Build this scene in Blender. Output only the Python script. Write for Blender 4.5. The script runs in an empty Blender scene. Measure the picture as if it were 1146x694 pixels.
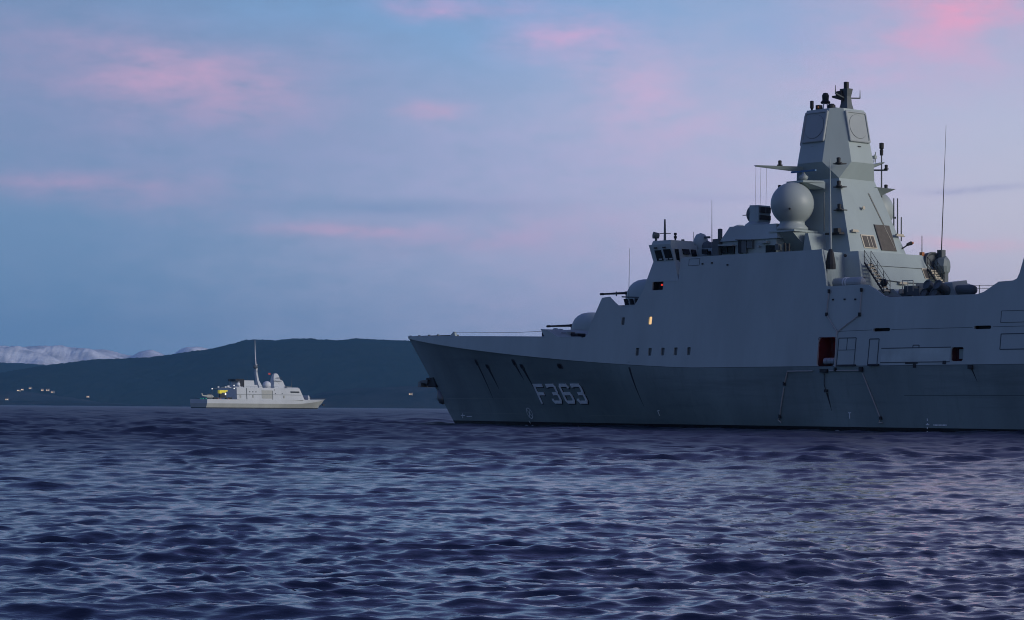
import bpy, bmesh, math, random
import numpy as np
from mathutils import Vector, Matrix
random.seed(7)
R = math.radians
scene = bpy.context.scene
COL = scene.collection

# ---------------------------------------------------------------- camera
FPX, CAM_H = 2700.0, 1.65
roll, pitch = R(0.45), math.atan(110.3 / FPX)
Fv = Vector((0, math.cos(pitch), math.sin(pitch)))
R0 = Vector((1, 0, 0)); U0 = R0.cross(Fv)
Rv = R0 * math.cos(roll) + U0 * math.sin(roll)
Uv = U0 * math.cos(roll) - R0 * math.sin(roll)
cam_d = bpy.data.cameras.new("camera")
cam = bpy.data.objects.new("camera", cam_d); COL.objects.link(cam)
cam.matrix_world = Matrix(((Rv.x, Uv.x, -Fv.x, 0), (Rv.y, Uv.y, -Fv.y, 0), (Rv.z, Uv.z, -Fv.z, CAM_H), (0, 0, 0, 1)))
cam_d.sensor_width = 36; cam_d.lens = FPX / 1146 * 36
cam_d.clip_start = 0.5; cam_d.clip_end = 90000
scene.camera = cam

# ---------------------------------------------------------------- view transform
vs = scene.view_settings
vs.view_transform = 'Standard'; vs.look = 'None'; vs.gamma = 1; vs.exposure = 0
vs.use_curve_mapping = False
scene.cycles.volume_bounces = 0
scene.cycles.max_bounces = 6
scene.cycles.volume_step_rate = 1
scene.cycles.use_denoising = True
scene.cycles.pixel_filter_type = 'BLACKMAN_HARRIS'; scene.cycles.filter_width = 1.05

# ---------------------------------------------------------------- world (dusk sky)
def lin(c):
    return tuple(((v / 255) / 12.92 if v / 255 <= 0.04045 else ((v / 255 + 0.055) / 1.055) ** 2.4) for v in c)
world = bpy.data.worlds.new("World"); scene.world = world; world.use_nodes = True
nt = world.node_tree; N = nt.nodes; L = nt.links
for n in list(N): N.remove(n)
def wn(t, **k):
    n = N.new(t)
    for a, b in k.items(): setattr(n, a, b)
    return n
def inp(sock, v):
    if hasattr(v, 'node') or isinstance(v, bpy.types.NodeSocket): L.new(v, sock)
    else: sock.default_value = v
def mth(op, a, b=0.0, c=None, clamp=False):
    n = wn('ShaderNodeMath', operation=op, use_clamp=clamp)
    inp(n.inputs[0], a); inp(n.inputs[1], b)
    if c is not None: inp(n.inputs[2], c)
    return n.outputs[0]
def mixc(fac, a, b):
    n = wn('ShaderNodeMix', data_type='RGBA')
    inp(n.inputs[0], fac); inp(n.inputs[6], a); inp(n.inputs[7], b)
    return n.outputs[2]
def smooth(v, lo, hi):
    n = wn('ShaderNodeMapRange', interpolation_type='SMOOTHSTEP')
    inp(n.inputs[0], v); n.inputs[1].default_value = lo; n.inputs[2].default_value = hi
    return n.outputs[0]
tc = wn('ShaderNodeTexCoord')
sx = wn('ShaderNodeSeparateXYZ'); L.new(tc.outputs['Generated'], sx.inputs[0])
az = mth('ARCTAN2', sx.outputs[0], sx.outputs[1])          # bearing from north (+Y)
el = mth('ARCSINE', sx.outputs[2])
AZ = mth('MULTIPLY', az, 100.0); EL = mth('MULTIPLY', el, 100.0)   # hundredths of a radian
# turbulence of the cloud field
cv = wn('ShaderNodeCombineXYZ'); L.new(AZ, cv.inputs[0]); L.new(mth('MULTIPLY', EL, 2.6), cv.inputs[1])
nz = wn('ShaderNodeTexNoise'); nz.inputs['Scale'].default_value = 0.16; nz.inputs['Detail'].default_value = 5; nz.inputs['Roughness'].default_value = 0.5
L.new(cv.outputs[0], nz.inputs['Vector'])
nz2 = wn('ShaderNodeTexNoise'); nz2.inputs['Scale'].default_value = 0.42; nz2.inputs['Detail'].default_value = 6; nz2.inputs['Roughness'].default_value = 0.6
L.new(cv.outputs[0], nz2.inputs['Vector'])
sn = wn('ShaderNodeSeparateXYZ'); L.new(nz.outputs['Color'], sn.inputs[0])
AZd = mth('ADD', AZ, mth('MULTIPLY', mth('SUBTRACT', sn.outputs[0], 0.5), 7.0))
ELd = mth('ADD', EL, mth('MULTIPLY', mth('SUBTRACT', sn.outputs[1], 0.5), 2.6))
def C4(c): return (*lin(c), 1)
# base gradient: left / right columns, low -> high
def ramp(stops, fac, lo, hi):
    r = wn('ShaderNodeValToRGB'); cr = r.color_ramp
    L.new(mth('DIVIDE', mth('SUBTRACT', fac, lo), hi - lo), r.inputs[0])
    while len(cr.elements) < len(stops): cr.elements.new(0.5)
    for e, (p, c) in zip(cr.elements, stops):
        e.position = (p - lo) / (hi - lo); e.color = C4(c)
    return r.outputs[0]
left = ramp([(0, (94, 126, 164)), (4, (98, 131, 168)), (8, (106, 138, 174)), (11, (116, 138, 174)), (17, (110, 136, 174)), (40, (74, 92, 148)), (100, (64, 76, 128))], EL, 0, 100)
mid = ramp([(0, (150, 160, 190)), (4, (154, 164, 194)), (8, (158, 168, 198)), (12, (150, 168, 200)), (17, (118, 156, 198)), (40, (88, 96, 156)), (100, (64, 76, 130))], EL, 0, 100)
right = ramp([(0, (180, 170, 188)), (4, (184, 178, 196)), (8, (186, 185, 202)), (12, (174, 180, 204)), (17, (154, 164, 196)), (40, (98, 104, 156)), (100, (66, 78, 130))], EL, 0, 100)
AZw = mth('ADD', AZ, mth('MULTIPLY', mth('SUBTRACT', nz2.outputs['Fac'], 0.5), 14.0))
sky = mixc(smooth(AZw, -22, 8), left, mid)
sky = mixc(smooth(AZw, -4, 22), sky, right)
# glow all round the unseen half of the sky where the sun went down
glow = mth('MULTIPLY', smooth(mth('ABSOLUTE', mth('SUBTRACT', az, R(118))), 1.35, 0.2), smooth(EL, 55, 0))
sky = mixc(mth('MULTIPLY', glow, 0.85), sky, C4((214, 206, 200)))
def cloud(px, py, rx, ry, col, strength, warp=True):
    global sky
    cx, cy = (px - 573) / 27.0, (457 - py) / 27.0
    dx = mth('DIVIDE', mth('SUBTRACT', AZd, cx), rx / 27.0)
    dy = mth('DIVIDE', mth('SUBTRACT', ELd if ry > 9 else mth('ADD', mth('MULTIPLY', mth('SUBTRACT', ELd, EL), 0.25), EL), cy), ry / 27.0)
    q = mth('ADD', mth('MULTIPLY', dx, dx), mth('MULTIPLY', dy, dy))
    g = mth('EXPONENT', mth('MULTIPLY', q, -1.0))
    g = mth('MULTIPLY', g, mth('MAXIMUM', 0.0, mth('ADD', -0.45, mth('MULTIPLY', nz2.outputs['Fac'], 2.9))))
    sky = mixc(mth('MULTIPLY', g, strength * 0.72, clamp=True), sky, C4(col))
BL = (104, 158, 204); DB = (98, 132, 172); PK = (184, 150, 184); HP = (206, 160, 190)
cloud(330, 12, 170, 40, BL, 0.25); cloud(600, 30, 170, 55, BL, 0.35); cloud(860, 40, 60, 36, BL, 0.45)
cloud(250, 150, 320, 90, (132, 142, 182), 0.5); cloud(600, 190, 240, 80, (158, 160, 200), 0.35)
cloud(180, 95, 200, 45, PK, 0.30); cloud(215, 98, 100, 32, HP, 0.5); cloud(60, 60, 110, 30, PK, 0.14)
cloud(110, 218, 170, 22, PK, 0.32); cloud(60, 212, 80, 8, HP, 0.2)
cloud(640, 48, 62, 24, (216, 164, 200), 0.6); cloud(520, 12, 80, 11, (206, 156, 196), 0.5)
cloud(730, 110, 75, 50, (208, 168, 200), 0.5); cloud(800, 200, 260, 90, (186, 170, 206), 0.35)
cloud(1070, 15, 60, 45, (232, 150, 180), 0.75); cloud(1000, 60, 160, 60, (200, 162, 200), 0.4)
cloud(390, 258, 70, 8, HP, 0.55); cloud(560, 262, 150, 22, PK, 0.35); cloud(480, 130, 28, 12, HP, 0.35)
cloud(1075, 272, 60, 10, (226, 160, 184), 0.5); cloud(760, 330, 260, 60, (150, 144, 190), 0.35)
cloud(440, 232, 150, 9, DB, 0.55); cloud(1090, 211, 90, 4, (140, 146, 184), 0.6); cloud(800, 219, 80, 5, (146, 152, 190), 0.4)
cloud(80, 262, 200, 30, DB, 0.3)
# the physical dusk sky adds its own blue above and its warm band at the sunset side
st = wn('ShaderNodeTexSky'); st.sky_type = 'NISHITA'; st.sun_disc = False
st.sun_elevation = R(1.5); st.sun_rotation = R(118); st.altitude = 0
stm = wn('ShaderNodeMix', data_type='RGBA', blend_type='MULTIPLY'); stm.inputs[0].default_value = 1
L.new(st.outputs[0], stm.inputs[6]); stm.inputs[7].default_value = (0.006, 0.006, 0.006, 1)
adds = wn('ShaderNodeMix', data_type='RGBA', blend_type='ADD'); adds.inputs[0].default_value = 1
L.new(sky, adds.inputs[6]); L.new(stm.outputs[2], adds.inputs[7])
bg = wn('ShaderNodeBackground'); L.new(adds.outputs[2], bg.inputs[0]); bg.inputs[1].default_value = 1.19
ow = wn('ShaderNodeOutputWorld'); L.new(bg.outputs[0], ow.inputs[0])

# ---------------------------------------------------------------- sun: the soft afterglow from beyond the ship's stern
sd = bpy.data.lights.new("sun", 'SUN'); sun = bpy.data.objects.new("sun", sd); COL.objects.link(sun)
sd.energy = 1.95; sd.angle = R(24); sd.color = (1.0, 0.95, 0.90)
sdir = Vector((math.sin(R(118)) * math.cos(R(16)), math.cos(R(118)) * math.cos(R(16)), math.sin(R(16))))
sun.rotation_euler = sdir.to_track_quat('Z', 'Y').to_euler()

# ---------------------------------------------------------------- materials
def mat(name, col, rough=0.6, metal=0.0, var=0.12, scale=0.5, streak=0.0, bump=0.0, bscale=8.0, emit=None, estr=0.0, spec=0.4, col2=None):
    m = bpy.data.materials.new(name); m.use_nodes = True
    t = m.node_tree; b = t.nodes['Principled BSDF']
    b.inputs['Roughness'].default_value = rough; b.inputs['Metallic'].default_value = metal
    b.inputs['Specular IOR Level'].default_value = spec
    co = t.nodes.new('ShaderNodeTexCoord')
    mp = t.nodes.new('ShaderNodeMapping'); t.links.new(co.outputs['Object'], mp.inputs[0])
    mp.inputs['Scale'].default_value = (1, 1, 0.25 if streak else 1)
    n = t.nodes.new('ShaderNodeTexNoise'); n.inputs['Scale'].default_value = scale; n.inputs['Detail'].default_value = 6; n.inputs['Roughness'].default_value = 0.6
    t.links.new(mp.outputs[0], n.inputs['Vector'])
    mr = t.nodes.new('ShaderNodeMapRange'); mr.inputs[1].default_value = 0.3; mr.inputs[2].default_value = 0.7
    t.links.new(n.outputs['Fac'], mr.inputs[0])
    mx = t.nodes.new('ShaderNodeMix'); mx.data_type = 'RGBA'
    t.links.new(mr.outputs[0], mx.inputs[0])
    c2 = col2 or tuple(c * (1 - 2 * var) for c in col)
    mx.inputs[6].default_value = (*[min(1, c * (1 + var * 0.6)) for c in col], 1)
    mx.inputs[7].default_value = (*c2, 1)
    out = mx.outputs[2]
    if streak:
        m2 = t.nodes.new('ShaderNodeMapping'); t.links.new(co.outputs['Object'], m2.inputs[0]); m2.inputs['Scale'].default_value = (1.6, 1.6, 0.12)
        n2 = t.nodes.new('ShaderNodeTexNoise'); n2.inputs['Scale'].default_value = 1.1; n2.inputs['Detail'].default_value = 7; n2.inputs['Roughness'].default_value = 0.65
        t.links.new(m2.outputs[0], n2.inputs['Vector'])
        r2 = t.nodes.new('ShaderNodeMapRange'); r2.inputs[1].default_value = 0.52; r2.inputs[2].default_value = 0.75; r2.inputs[4].default_value = streak
        t.links.new(n2.outputs['Fac'], r2.inputs[0])
        x2 = t.nodes.new('ShaderNodeMix'); x2.data_type = 'RGBA'; t.links.new(r2.outputs[0], x2.inputs[0]); t.links.new(out, x2.inputs[6])
        x2.inputs[7].default_value = (col[0] * 0.55, col[1] * 0.5, col[2] * 0.45, 1)
        out = x2.outputs[2]
    t.links.new(out, b.inputs['Base Color'])
    if bump:
        n3 = t.nodes.new('ShaderNodeTexNoise'); n3.inputs['Scale'].default_value = bscale; n3.inputs['Detail'].default_value = 3
        t.links.new(co.outputs['Object'], n3.inputs['Vector'])
        bp = t.nodes.new('ShaderNodeBump'); bp.inputs['Strength'].default_value = bump; bp.inputs['Distance'].default_value = 0.05
        t.links.new(n3.outputs['Fac'], bp.inputs['Height']); t.links.new(bp.outputs[0], b.inputs['Normal'])
    if emit:
        b.inputs['Emission Color'].default_value = (*emit, 1); b.inputs['Emission Strength'].default_value = estr
    return m
M = {}
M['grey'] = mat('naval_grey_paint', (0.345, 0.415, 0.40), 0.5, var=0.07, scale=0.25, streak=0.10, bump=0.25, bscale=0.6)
M['hull'] = mat('shaded_hull_grey', (0.225, 0.29, 0.285), 0.45, var=0.13, scale=0.14, streak=0.34, bump=0.6, bscale=0.45)  # upper grey darkened; shade of the downward-facing flare put into the colour
M['boot'] = mat('boot_topping', (0.012, 0.012, 0.014), 0.6)
M['deck'] = mat('deck_paint', (0.10, 0.12, 0.12), 0.8)
M['dark'] = mat('dark_fitting', (0.02, 0.022, 0.025), 0.6)
M['mid'] = mat('worn_fitting', (0.10, 0.12, 0.125), 0.6)
M['stain'] = mat('run_off_stain', (0.04, 0.045, 0.045), 0.8)
M['seam'] = mat('seam_dark', (0.07, 0.085, 0.095), 0.7)  # dark paint for seams, outlines and pipes
M['rope'] = mat('pale_rope', (0.42, 0.42, 0.40), 0.9)
M['white'] = mat('white_paint', (0.62, 0.66, 0.68), 0.6)
M['number'] = mat('number_paint', (0.90, 0.95, 0.95), 0.6, var=0.08, scale=2)
M['black'] = mat('black_paint', (0.012, 0.014, 0.016), 0.6)
M['glass'] = mat('window_glass', (0.008, 0.01, 0.012), 0.25, spec=0.15)
M['steel2'] = mat('launcher_paint', (0.2, 0.24, 0.235), 0.55)
M['blue'] = mat('blue_scanner', (0.06, 0.16, 0.30), 0.5)
M['foam'] = mat('foam_white', (0.42, 0.48, 0.55), 0.9, scale=6)
M['pane'] = mat('porthole_pane', (0.07, 0.085, 0.09), 0.3)
M['radome'] = mat('radome_shell', (0.33, 0.38, 0.365), 0.45, var=0.04)
M['panel'] = mat('array_face', (0.33, 0.37, 0.365), 0.6, var=0.04)
M['brown'] = mat('vent_screen', (0.11, 0.10, 0.085), 0.8, scale=3)
M['cream'] = mat('cream_fitting', (0.55, 0.50, 0.38), 0.6)
M['orange'] = mat('amber_fitting', (0.45, 0.16, 0.05), 0.5)
M['red_in'] = mat('red_glow_and_paint', (0.09, 0.02, 0.018), 0.7)  # red lamp glow put into the compartment walls; the hydrant box shares this red
M['redlamp'] = mat('red_lamp', (0.5, 0.02, 0.02), 0.5, emit=(1, 0.05, 0.03), estr=0.7)
M['redtube'] = mat('red_tube_light', (0.5, 0.02, 0.02), 0.5, emit=(1, 0.06, 0.03), estr=5)
M['warmlamp'] = mat('lit_porthole', (0.5, 0.4, 0.25), 0.5, emit=(1.0, 0.62, 0.28), estr=0.85)
M['whitelamp'] = mat('white_lamp', (0.6, 0.6, 0.6), 0.5, emit=(1, 0.96, 0.88), estr=1.2)
M['canister'] = mat('canister_shell', (0.33, 0.38, 0.40), 0.5)
M['steel'] = mat('weathered_steel', (0.16, 0.17, 0.18), 0.45, metal=0.6)

def scuffs(m):
    t = m.node_tree; b = t.nodes['Principled BSDF']; src = b.inputs['Base Color'].links[0].from_socket
    co = t.nodes.new('ShaderNodeTexCoord'); mp = t.nodes.new('ShaderNodeMapping'); mp.inputs['Scale'].default_value = (0.07, 0.07, 0.9); t.links.new(co.outputs['Object'], mp.inputs[0])
    n = t.nodes.new('ShaderNodeTexNoise'); n.inputs['Scale'].default_value = 1.0; n.inputs['Detail'].default_value = 8; n.inputs['Roughness'].default_value = 0.7; t.links.new(mp.outputs[0], n.inputs['Vector'])
    r = t.nodes.new('ShaderNodeMapRange'); r.inputs[1].default_value = 0.5; r.inputs[2].default_value = 0.72; r.inputs[4].default_value = 0.55; t.links.new(n.outputs['Fac'], r.inputs[0])
    x = t.nodes.new('ShaderNodeMix'); x.data_type = 'RGBA'; t.links.new(r.outputs[0], x.inputs[0]); t.links.new(src, x.inputs[6]); x.inputs[7].default_value = (0.11, 0.14, 0.14, 1)
    t.links.new(x.outputs[2], b.inputs['Base Color'])
scuffs(M['hull'])

# ---------------------------------------------------------------- mesh helpers
class MB:
    """collects geometry in (s, p, z): metres aft of the bow, to port, above the water"""
    def __init__(s, flip=True): s.v = []; s.f = []; s.flip = flip
    def add(s, vs, fs):
        o = len(s.v); s.v += [tuple(v) for v in vs]; s.f += [tuple(i + o for i in f) for f in fs]; return s
    def hexa(s, b, t):            # bottom 4, top 4
        return s.add(list(b) + list(t), [(3, 2, 1, 0), (4, 5, 6, 7), (0, 1, 5, 4), (1, 2, 6, 5), (2, 3, 7, 6), (3, 0, 4, 7)])
    def box(s, c, d):
        x, y, z = c; a, b, h = d[0] / 2, d[1] / 2, d[2] / 2
        q = [(-a, -b), (a, -b), (a, b), (-a, b)]
        return s.hexa([(x + i, y + j, z - h) for i, j in q], [(x + i, y + j, z + h) for i, j in q])
    def prism(s, poly, z0, z1, top=None):
        top = top or poly; n = len(poly)
        return s.add([(*p, z0) for p in poly] + [(*p, z1) for p in top],
                     [tuple(range(n))[::-1], tuple(range(n, 2 * n))] + [(i, (i + 1) % n, n + (i + 1) % n, n + i) for i in range(n)])
    def loft(s, rings, cap=True):
        n = len(rings[0]); vs = [v for r in rings for v in r]; fs = []
        for k in range(len(rings) - 1):
            for i in range(n):
                a, b = k * n + i, k * n + (i + 1) % n; fs.append((a, b, b + n, a + n))
        if cap: fs += [tuple(range(n))[::-1], tuple(range((len(rings) - 1) * n, len(rings) * n))]
        return s.add(vs, fs)
    def tube(s, a, b, r, r2=None, n=8, cap=True):
        a, b = Vector(a), Vector(b); r2 = r if r2 is None else r2
        d = (b - a).normalized(); u = d.cross(Vector((0, 0, 1)) if abs(d.z) < 0.9 else Vector((1, 0, 0))).normalized(); w = d.cross(u)
        rg = lambda c, q: [c + (u * math.cos(2 * math.pi * i / n) + w * math.sin(2 * math.pi * i / n)) * q for i in range(n)]
        return s.loft([rg(a, r), rg(b, r2)], cap)
    def lathe(s, c, axis, prof, n=20):   # prof: (distance along axis, radius)
        c, d = Vector(c), Vector(axis).normalized()
        u = d.cross(Vector((0, 0, 1)) if abs(d.z) < 0.9 else Vector((1, 0, 0))).normalized(); w = d.cross(u)
        return s.loft([[c + d * h + (u * math.cos(2 * math.pi * i / n) + w * math.sin(2 * math.pi * i / n)) * max(q, 1e-3) for i in range(n)] for h, q in prof])
    def path(s, pts, r, n=6):
        for a, b in zip(pts, pts[1:]): s.tube(a, b, r, n=n)
        return s
    def build(s, name, m, parent=None, smooth=False, bevel=0.0):
        me = bpy.data.meshes.new(name)
        me.from_pydata([(x, -y if s.flip else y, z) for x, y, z in s.v], [], s.f)
        bm = bmesh.new(); bm.from_mesh(me); bmesh.ops.recalc_face_normals(bm, faces=bm.faces[:]); bm.to_mesh(me); bm.free()
        me.materials.append(m); o = bpy.data.objects.new(name, me); COL.objects.link(o)
        if parent: o.parent = parent
        if smooth: me.shade_smooth()
        if bevel:
            q = o.modifiers.new('bevel', 'BEVEL'); q.width = bevel; q.segments = 2; q.limit_method = 'ANGLE'; q.angle_limit = R(40)
        return o
def tag(o, label, cat, group=None, kind=None):
    if label: o['label'] = label
    if cat: o['category'] = cat
    if group: o['group'] = group
    if kind: o['kind'] = kind
    return o
def structure(o): o['kind'] = 'structure'; return o
def empty(name, loc=(0, 0, 0), rz=0):
    o = bpy.data.objects.new(name, None); COL.objects.link(o); o.location = loc; o.rotation_euler = (0, 0, rz); o.empty_display_size = 1; return o

# ---------------------------------------------------------------- sea
rng = np.random.default_rng(11)
def sea():
    # rows get coarser with distance, one sheet out to the horizon
    near = np.concatenate([[-40000, -6000, -1200, -300, -80, -20, 0, 5], np.arange(8, 12, 0.2)])
    ys = [12.0]
    while ys[-1] < 2600: ys.append(ys[-1] + max(0.045, ys[-1] * 0.0030))
    far = np.array([2800, 3300, 4200, 5500, 7000, 9000, 12000, 18000, 28000, 45000, 70000.])
    Y = np.concatenate([near, ys, far]); nf = len(near)
    tu = np.linspace(-1, 1, 1560)
    ext = np.array([1.06, 1.15, 1.35, 1.8, 2.8, 5, 10, 25, 60, 150.])
    U = np.concatenate([-ext[::-1], tu, ext])
    W = np.maximum(np.abs(Y), 12) * 0.25 + 14.0
    X = U[None, :] * np.minimum(W[:, None], 700)
    big = np.abs(U) > 60
    X[:, big] = np.sign(U[big])[None, :] * (np.abs(U[big]) * 400)[None, :]
    YY = np.repeat(Y[:, None], len(U), 1)
    dy = np.gradient(Y); dx = np.minimum(W, 700) * (tu[1] - tu[0])
    Z = np.zeros_like(X); DX = np.zeros_like(X); DY = np.zeros_like(X)
    nw = 230 + 44
    lam = np.exp(rng.uniform(math.log(0.16), math.log(4.5), nw)); lam[-44:] = np.exp(rng.uniform(math.log(4.0), math.log(13), 44))
    th = rng.normal(0, 1, nw) * np.where(lam < 0.6, 0.65, 0.42) + R(97)
    k = 2 * math.pi / lam
    slope = 0.0245 * np.where(lam > 0.55, (0.55 / lam) ** 0.9, 1.0)
    slope[-44:] = 0.0055
    amp = slope / k; ph = rng.uniform(0, 2 * math.pi, nw)
    # patches where gusts roughen the water
    g = np.ones_like(X)
    for i in range(6):
        l = rng.uniform(14, 60); t = rng.uniform(0, math.pi); g += 0.07 * np.sin(2 * math.pi / l * (X * math.cos(t) * 0.5 + YY * math.sin(t)) + rng.uniform(0, 6))
    g = g.astype(np.float32); Xf = X.astype(np.float32); Yf = YY.astype(np.float32)
    for i in range(nw):
        step = np.maximum(dy * 0.75, dx)
        w = np.clip((lam[i] / step - 2.0) / 1.5, 0, 1); w[:nf - 12] = 0; rows = np.where(w > 0)[0]
        if len(rows) == 0: continue
        a, b = rows[0], rows[-1] + 1
        c, s_ = math.cos(th[i]), math.sin(th[i])
        arg = (k[i] * (Xf[a:b] * c + Yf[a:b] * s_) + ph[i]).astype(np.float32)
        open_water = 1 + np.clip((Y[a:b, None] - 28) / 110, 0, 1) * (2.4 if lam[i] > 1.2 else 0.8)      # fetch: the chop grows away from the lee
        ww = (w[a:b, None] * amp[i] * open_water).astype(np.float32) * g[a:b]
        Z[a:b] += ww * np.sin(arg); q = 1.05 * ww * np.cos(arg)
        DX[a:b] += q * c; DY[a:b] += q * s_
    edge = np.clip((1.8 - np.abs(U)) / 0.6, 0, 1)[None, :]
    X += DX * edge; YY += DY * edge; Z *= edge
    h, w = X.shape
    co = np.stack([X, YY, Z], -1).reshape(-1, 3).astype(np.float32)
    idx = np.arange(h * w).reshape(h, w)
    q = np.stack([idx[:-1, :-1], idx[:-1, 1:], idx[1:, 1:], idx[1:, :-1]], -1).reshape(-1, 4).astype(np.int32)
    me = bpy.data.meshes.new('sea'); me.vertices.add(len(co)); me.vertices.foreach_set('co', co.ravel())
    me.loops.add(q.size); me.loops.foreach_set('vertex_index', q.ravel())
    me.polygons.add(len(q)); me.polygons.foreach_set('loop_start', np.arange(0, q.size, 4, dtype=np.int32)); me.polygons.foreach_set('loop_total', np.full(len(q), 4, dtype=np.int32))
    me.update(calc_edges=True); me.shade_smooth()
    o = bpy.data.objects.new('sea', me); COL.objects.link(o); structure(o)
    m = bpy.data.materials.new('sea_water'); m.use_nodes = True; t = m.node_tree; b = t.nodes['Principled BSDF']
    b.inputs['Base Color'].default_value = (0.004, 0.008, 0.026, 1); b.inputs['IOR'].default_value = 1.333
    gl = t.nodes.new('ShaderNodeTexCoord'); vl = t.nodes.new('ShaderNodeVectorMath'); vl.operation = 'LENGTH'; t.links.new(gl.outputs['Object'], vl.inputs[0])
    rr = t.nodes.new('ShaderNodeMapRange'); rr.interpolation_type = 'SMOOTHSTEP'; rr.inputs[1].default_value = 15; rr.inputs[2].default_value = 140; rr.inputs[3].default_value = 0.04; rr.inputs[4].default_value = 0.40
    t.links.new(vl.outputs['Value'], rr.inputs[0]); t.links.new(rr.outputs[0], b.inputs['Roughness'])      # open water is rougher than the lee in which the boat lies
    co = t.nodes.new('ShaderNodeTexCoord'); prev = None
    for sc, dist, det in ((6.0, 0.012, 3),):
        mp = t.nodes.new('ShaderNodeMapping'); mp.inputs['Scale'].default_value = (0.55, 1, 1); t.links.new(co.outputs['Object'], mp.inputs[0])
        n = t.nodes.new('ShaderNodeTexNoise'); n.inputs['Scale'].default_value = sc; n.inputs['Detail'].default_value = det; n.inputs['Roughness'].default_value = 0.55
        t.links.new(mp.outputs[0], n.inputs['Vector'])
        bp = t.nodes.new('ShaderNodeBump'); bp.inputs['Strength'].default_value = 1.0; bp.inputs['Distance'].default_value = dist
        t.links.new(n.outputs['Fac'], bp.inputs['Height'])
        if prev: t.links.new(prev.outputs[0], bp.inputs['Normal'])
        prev = bp
    t.links.new(prev.outputs[0], b.inputs['Normal'])
    me.materials.append(m)
sea()

# ---------------------------------------------------------------- far shores
def ridge(name, dist, depth, prof, x0, x1, m, rough=8.0, nx=500, ny=40, seed=1, relief=0.012):
    """prof: (bearing px, apparent height px) of the skyline; the land falls to the shore in front and behind"""
    r = np.random.default_rng(seed)
    U = np.linspace(x0, x1, nx); hp = np.interp(U, [p[0] for p in prof], [p[1] for p in prof])
    hp = np.clip(hp - (2.2 - 0.0079 * U), 0.3, None)      # the bearing px run along a slightly tilted horizon
    # smooth the profile
    kx = np.hanning(7); kx /= kx.sum(); hp = np.convolve(np.pad(hp, 3, mode='edge'), kx, 'valid')
    V = np.linspace(-1, 0.9, ny); D = dist + V * depth
    XX = (U[None, :] - 573) / FPX * dist * (1 + 0 * D[:, None]); YY = np.repeat(D[:, None], nx, 1)
    wide = np.hanning(21); wide /= wide.sum(); hs = np.minimum(np.convolve(np.pad(hp, 10, mode='edge'), wide, 'valid'), hp) * 0.985
    near_top = np.clip(1 - np.abs(V[:, None]) / 0.16, 0, 1); near_top = near_top * near_top * (3 - 2 * near_top)
    hp = hp[None, :] * near_top + hs[None, :] * (1 - near_top)
    base = hp / FPX * dist * np.cos(V[:, None] * math.pi / 2) ** 0.8
    Z = base.copy()
    n = np.zeros_like(Z)
    for i in range(60):
        lam = np.exp(r.uniform(math.log(depth * 0.03), math.log(depth * 0.9))); t = r.uniform(0, math.pi)
        n += lam / depth * np.sin(2 * math.pi / lam * (XX * math.cos(t) + YY * math.sin(t)) + r.uniform(0, 6))
    lim = np.clip(np.abs(V[:, None]) * 2.2, 0, 1) * np.clip((1 - np.abs(V[:, None])) * 3, 0, 1)
    Z += n * base.max() * relief * lim
    Z += r.normal(0, rough, Z.shape) * 0.2 * (base > 5)
    Z = np.where((V[:, None] <= -0.999) | (V[:, None] > 0.85), -3, Z)
    mb = MB(False); mb.v = np.stack([XX, YY, Z], -1).reshape(-1, 3).tolist()
    idx = np.arange(nx * ny).reshape(ny, nx)
    mb.f = np.stack([idx[:-1, :-1], idx[:-1, 1:], idx[1:, 1:], idx[1:, :-1]], -1).reshape(-1, 4).tolist()
    o = mb.build(name, m, smooth=True); structure(o)
    return o, XX, YY, Z
M['forest'] = mat('forested_slope', (0.012, 0.020, 0.020), 1.0, var=0.3, scale=0.012, spec=0.0, col2=(0.022, 0.03, 0.028))
M['forest2'] = mat('hazed_headland', (0.040, 0.042, 0.046), 1.0, var=0.3, scale=0.006, spec=0.0, col2=(0.014, 0.018, 0.022))  # paler purplish tone puts haze into the headland colour
M['snow'] = mat('snow_and_rock', (0.74, 0.77, 0.82), 0.8, scale=0.009, spec=0.1, col2=(0.38, 0.40, 0.45))
hz = 455
P1 = [(-400, 30), (-100, 20), (-20, 26), (0, 33), (30, 40), (50, 44.5), (63, 45), (100, 50.5), (130, 53), (172, 55.5), (193, 58), (240, 64.5), (260, 69), (278, 74.5), (290, 75), (310, 73.5), (325, 75.5), (337, 76.5), (360, 75), (380, 74), (400, 76), (430, 74), (456, 73), (520, 70), (700, 76), (900, 66), (1100, 58), (1500, 60)]
far_tab = ridge('hill', 9000, 1300, P1, -250, 1400, M['forest'], rough=9, seed=3, nx=560, ny=170)
P2 = [(-400, 60), (-100, 56), (-30, 52), (0, 49.5), (12, 48), (21, 49), (50, 46.5), (75, 43), (120, 30), (200, 10), (300, 0), (1400, 0)]
ridge('hill', 11500, 1300, P2, -400, 400, M['forest'], rough=9, seed=5, nx=260, ny=120)
P3 = [(-300, 9), (0, 7), (60, 5), (140, 2), (240, 1), (330, 4), (360, 16), (400, 21), (440, 22), (470, 24), (520, 24), (700, 28), (900, 20), (1300, 18)]
o3 = ridge('hill', 7000, 420, P3, -300, 1350, M['forest2'], rough=5, seed=9, nx=560, ny=80)
P3b = [(-300, 22), (-40, 21), (0, 20), (30, 19.5), (60, 18), (100, 13), (140, 7), (190, 2), (240, 0), (1300, 0)]
o4 = ridge('hill', 8050, 520, P3b, -300, 330, M['forest2'], rough=5, seed=12, nx=260, ny=80)
P4 = [(-400, 56), (-60, 60), (-20, 62), (0, 64.5), (30, 67), (60, 66.5), (85, 65), (92, 62), (100, 63), (115, 63), (130, 60), (150, 57), (155, 61), (170, 64), (185, 58), (200, 54), (212, 63), (222, 66), (235, 62), (260, 56), (320, 50), (420, 40), (600, 0)]
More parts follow.
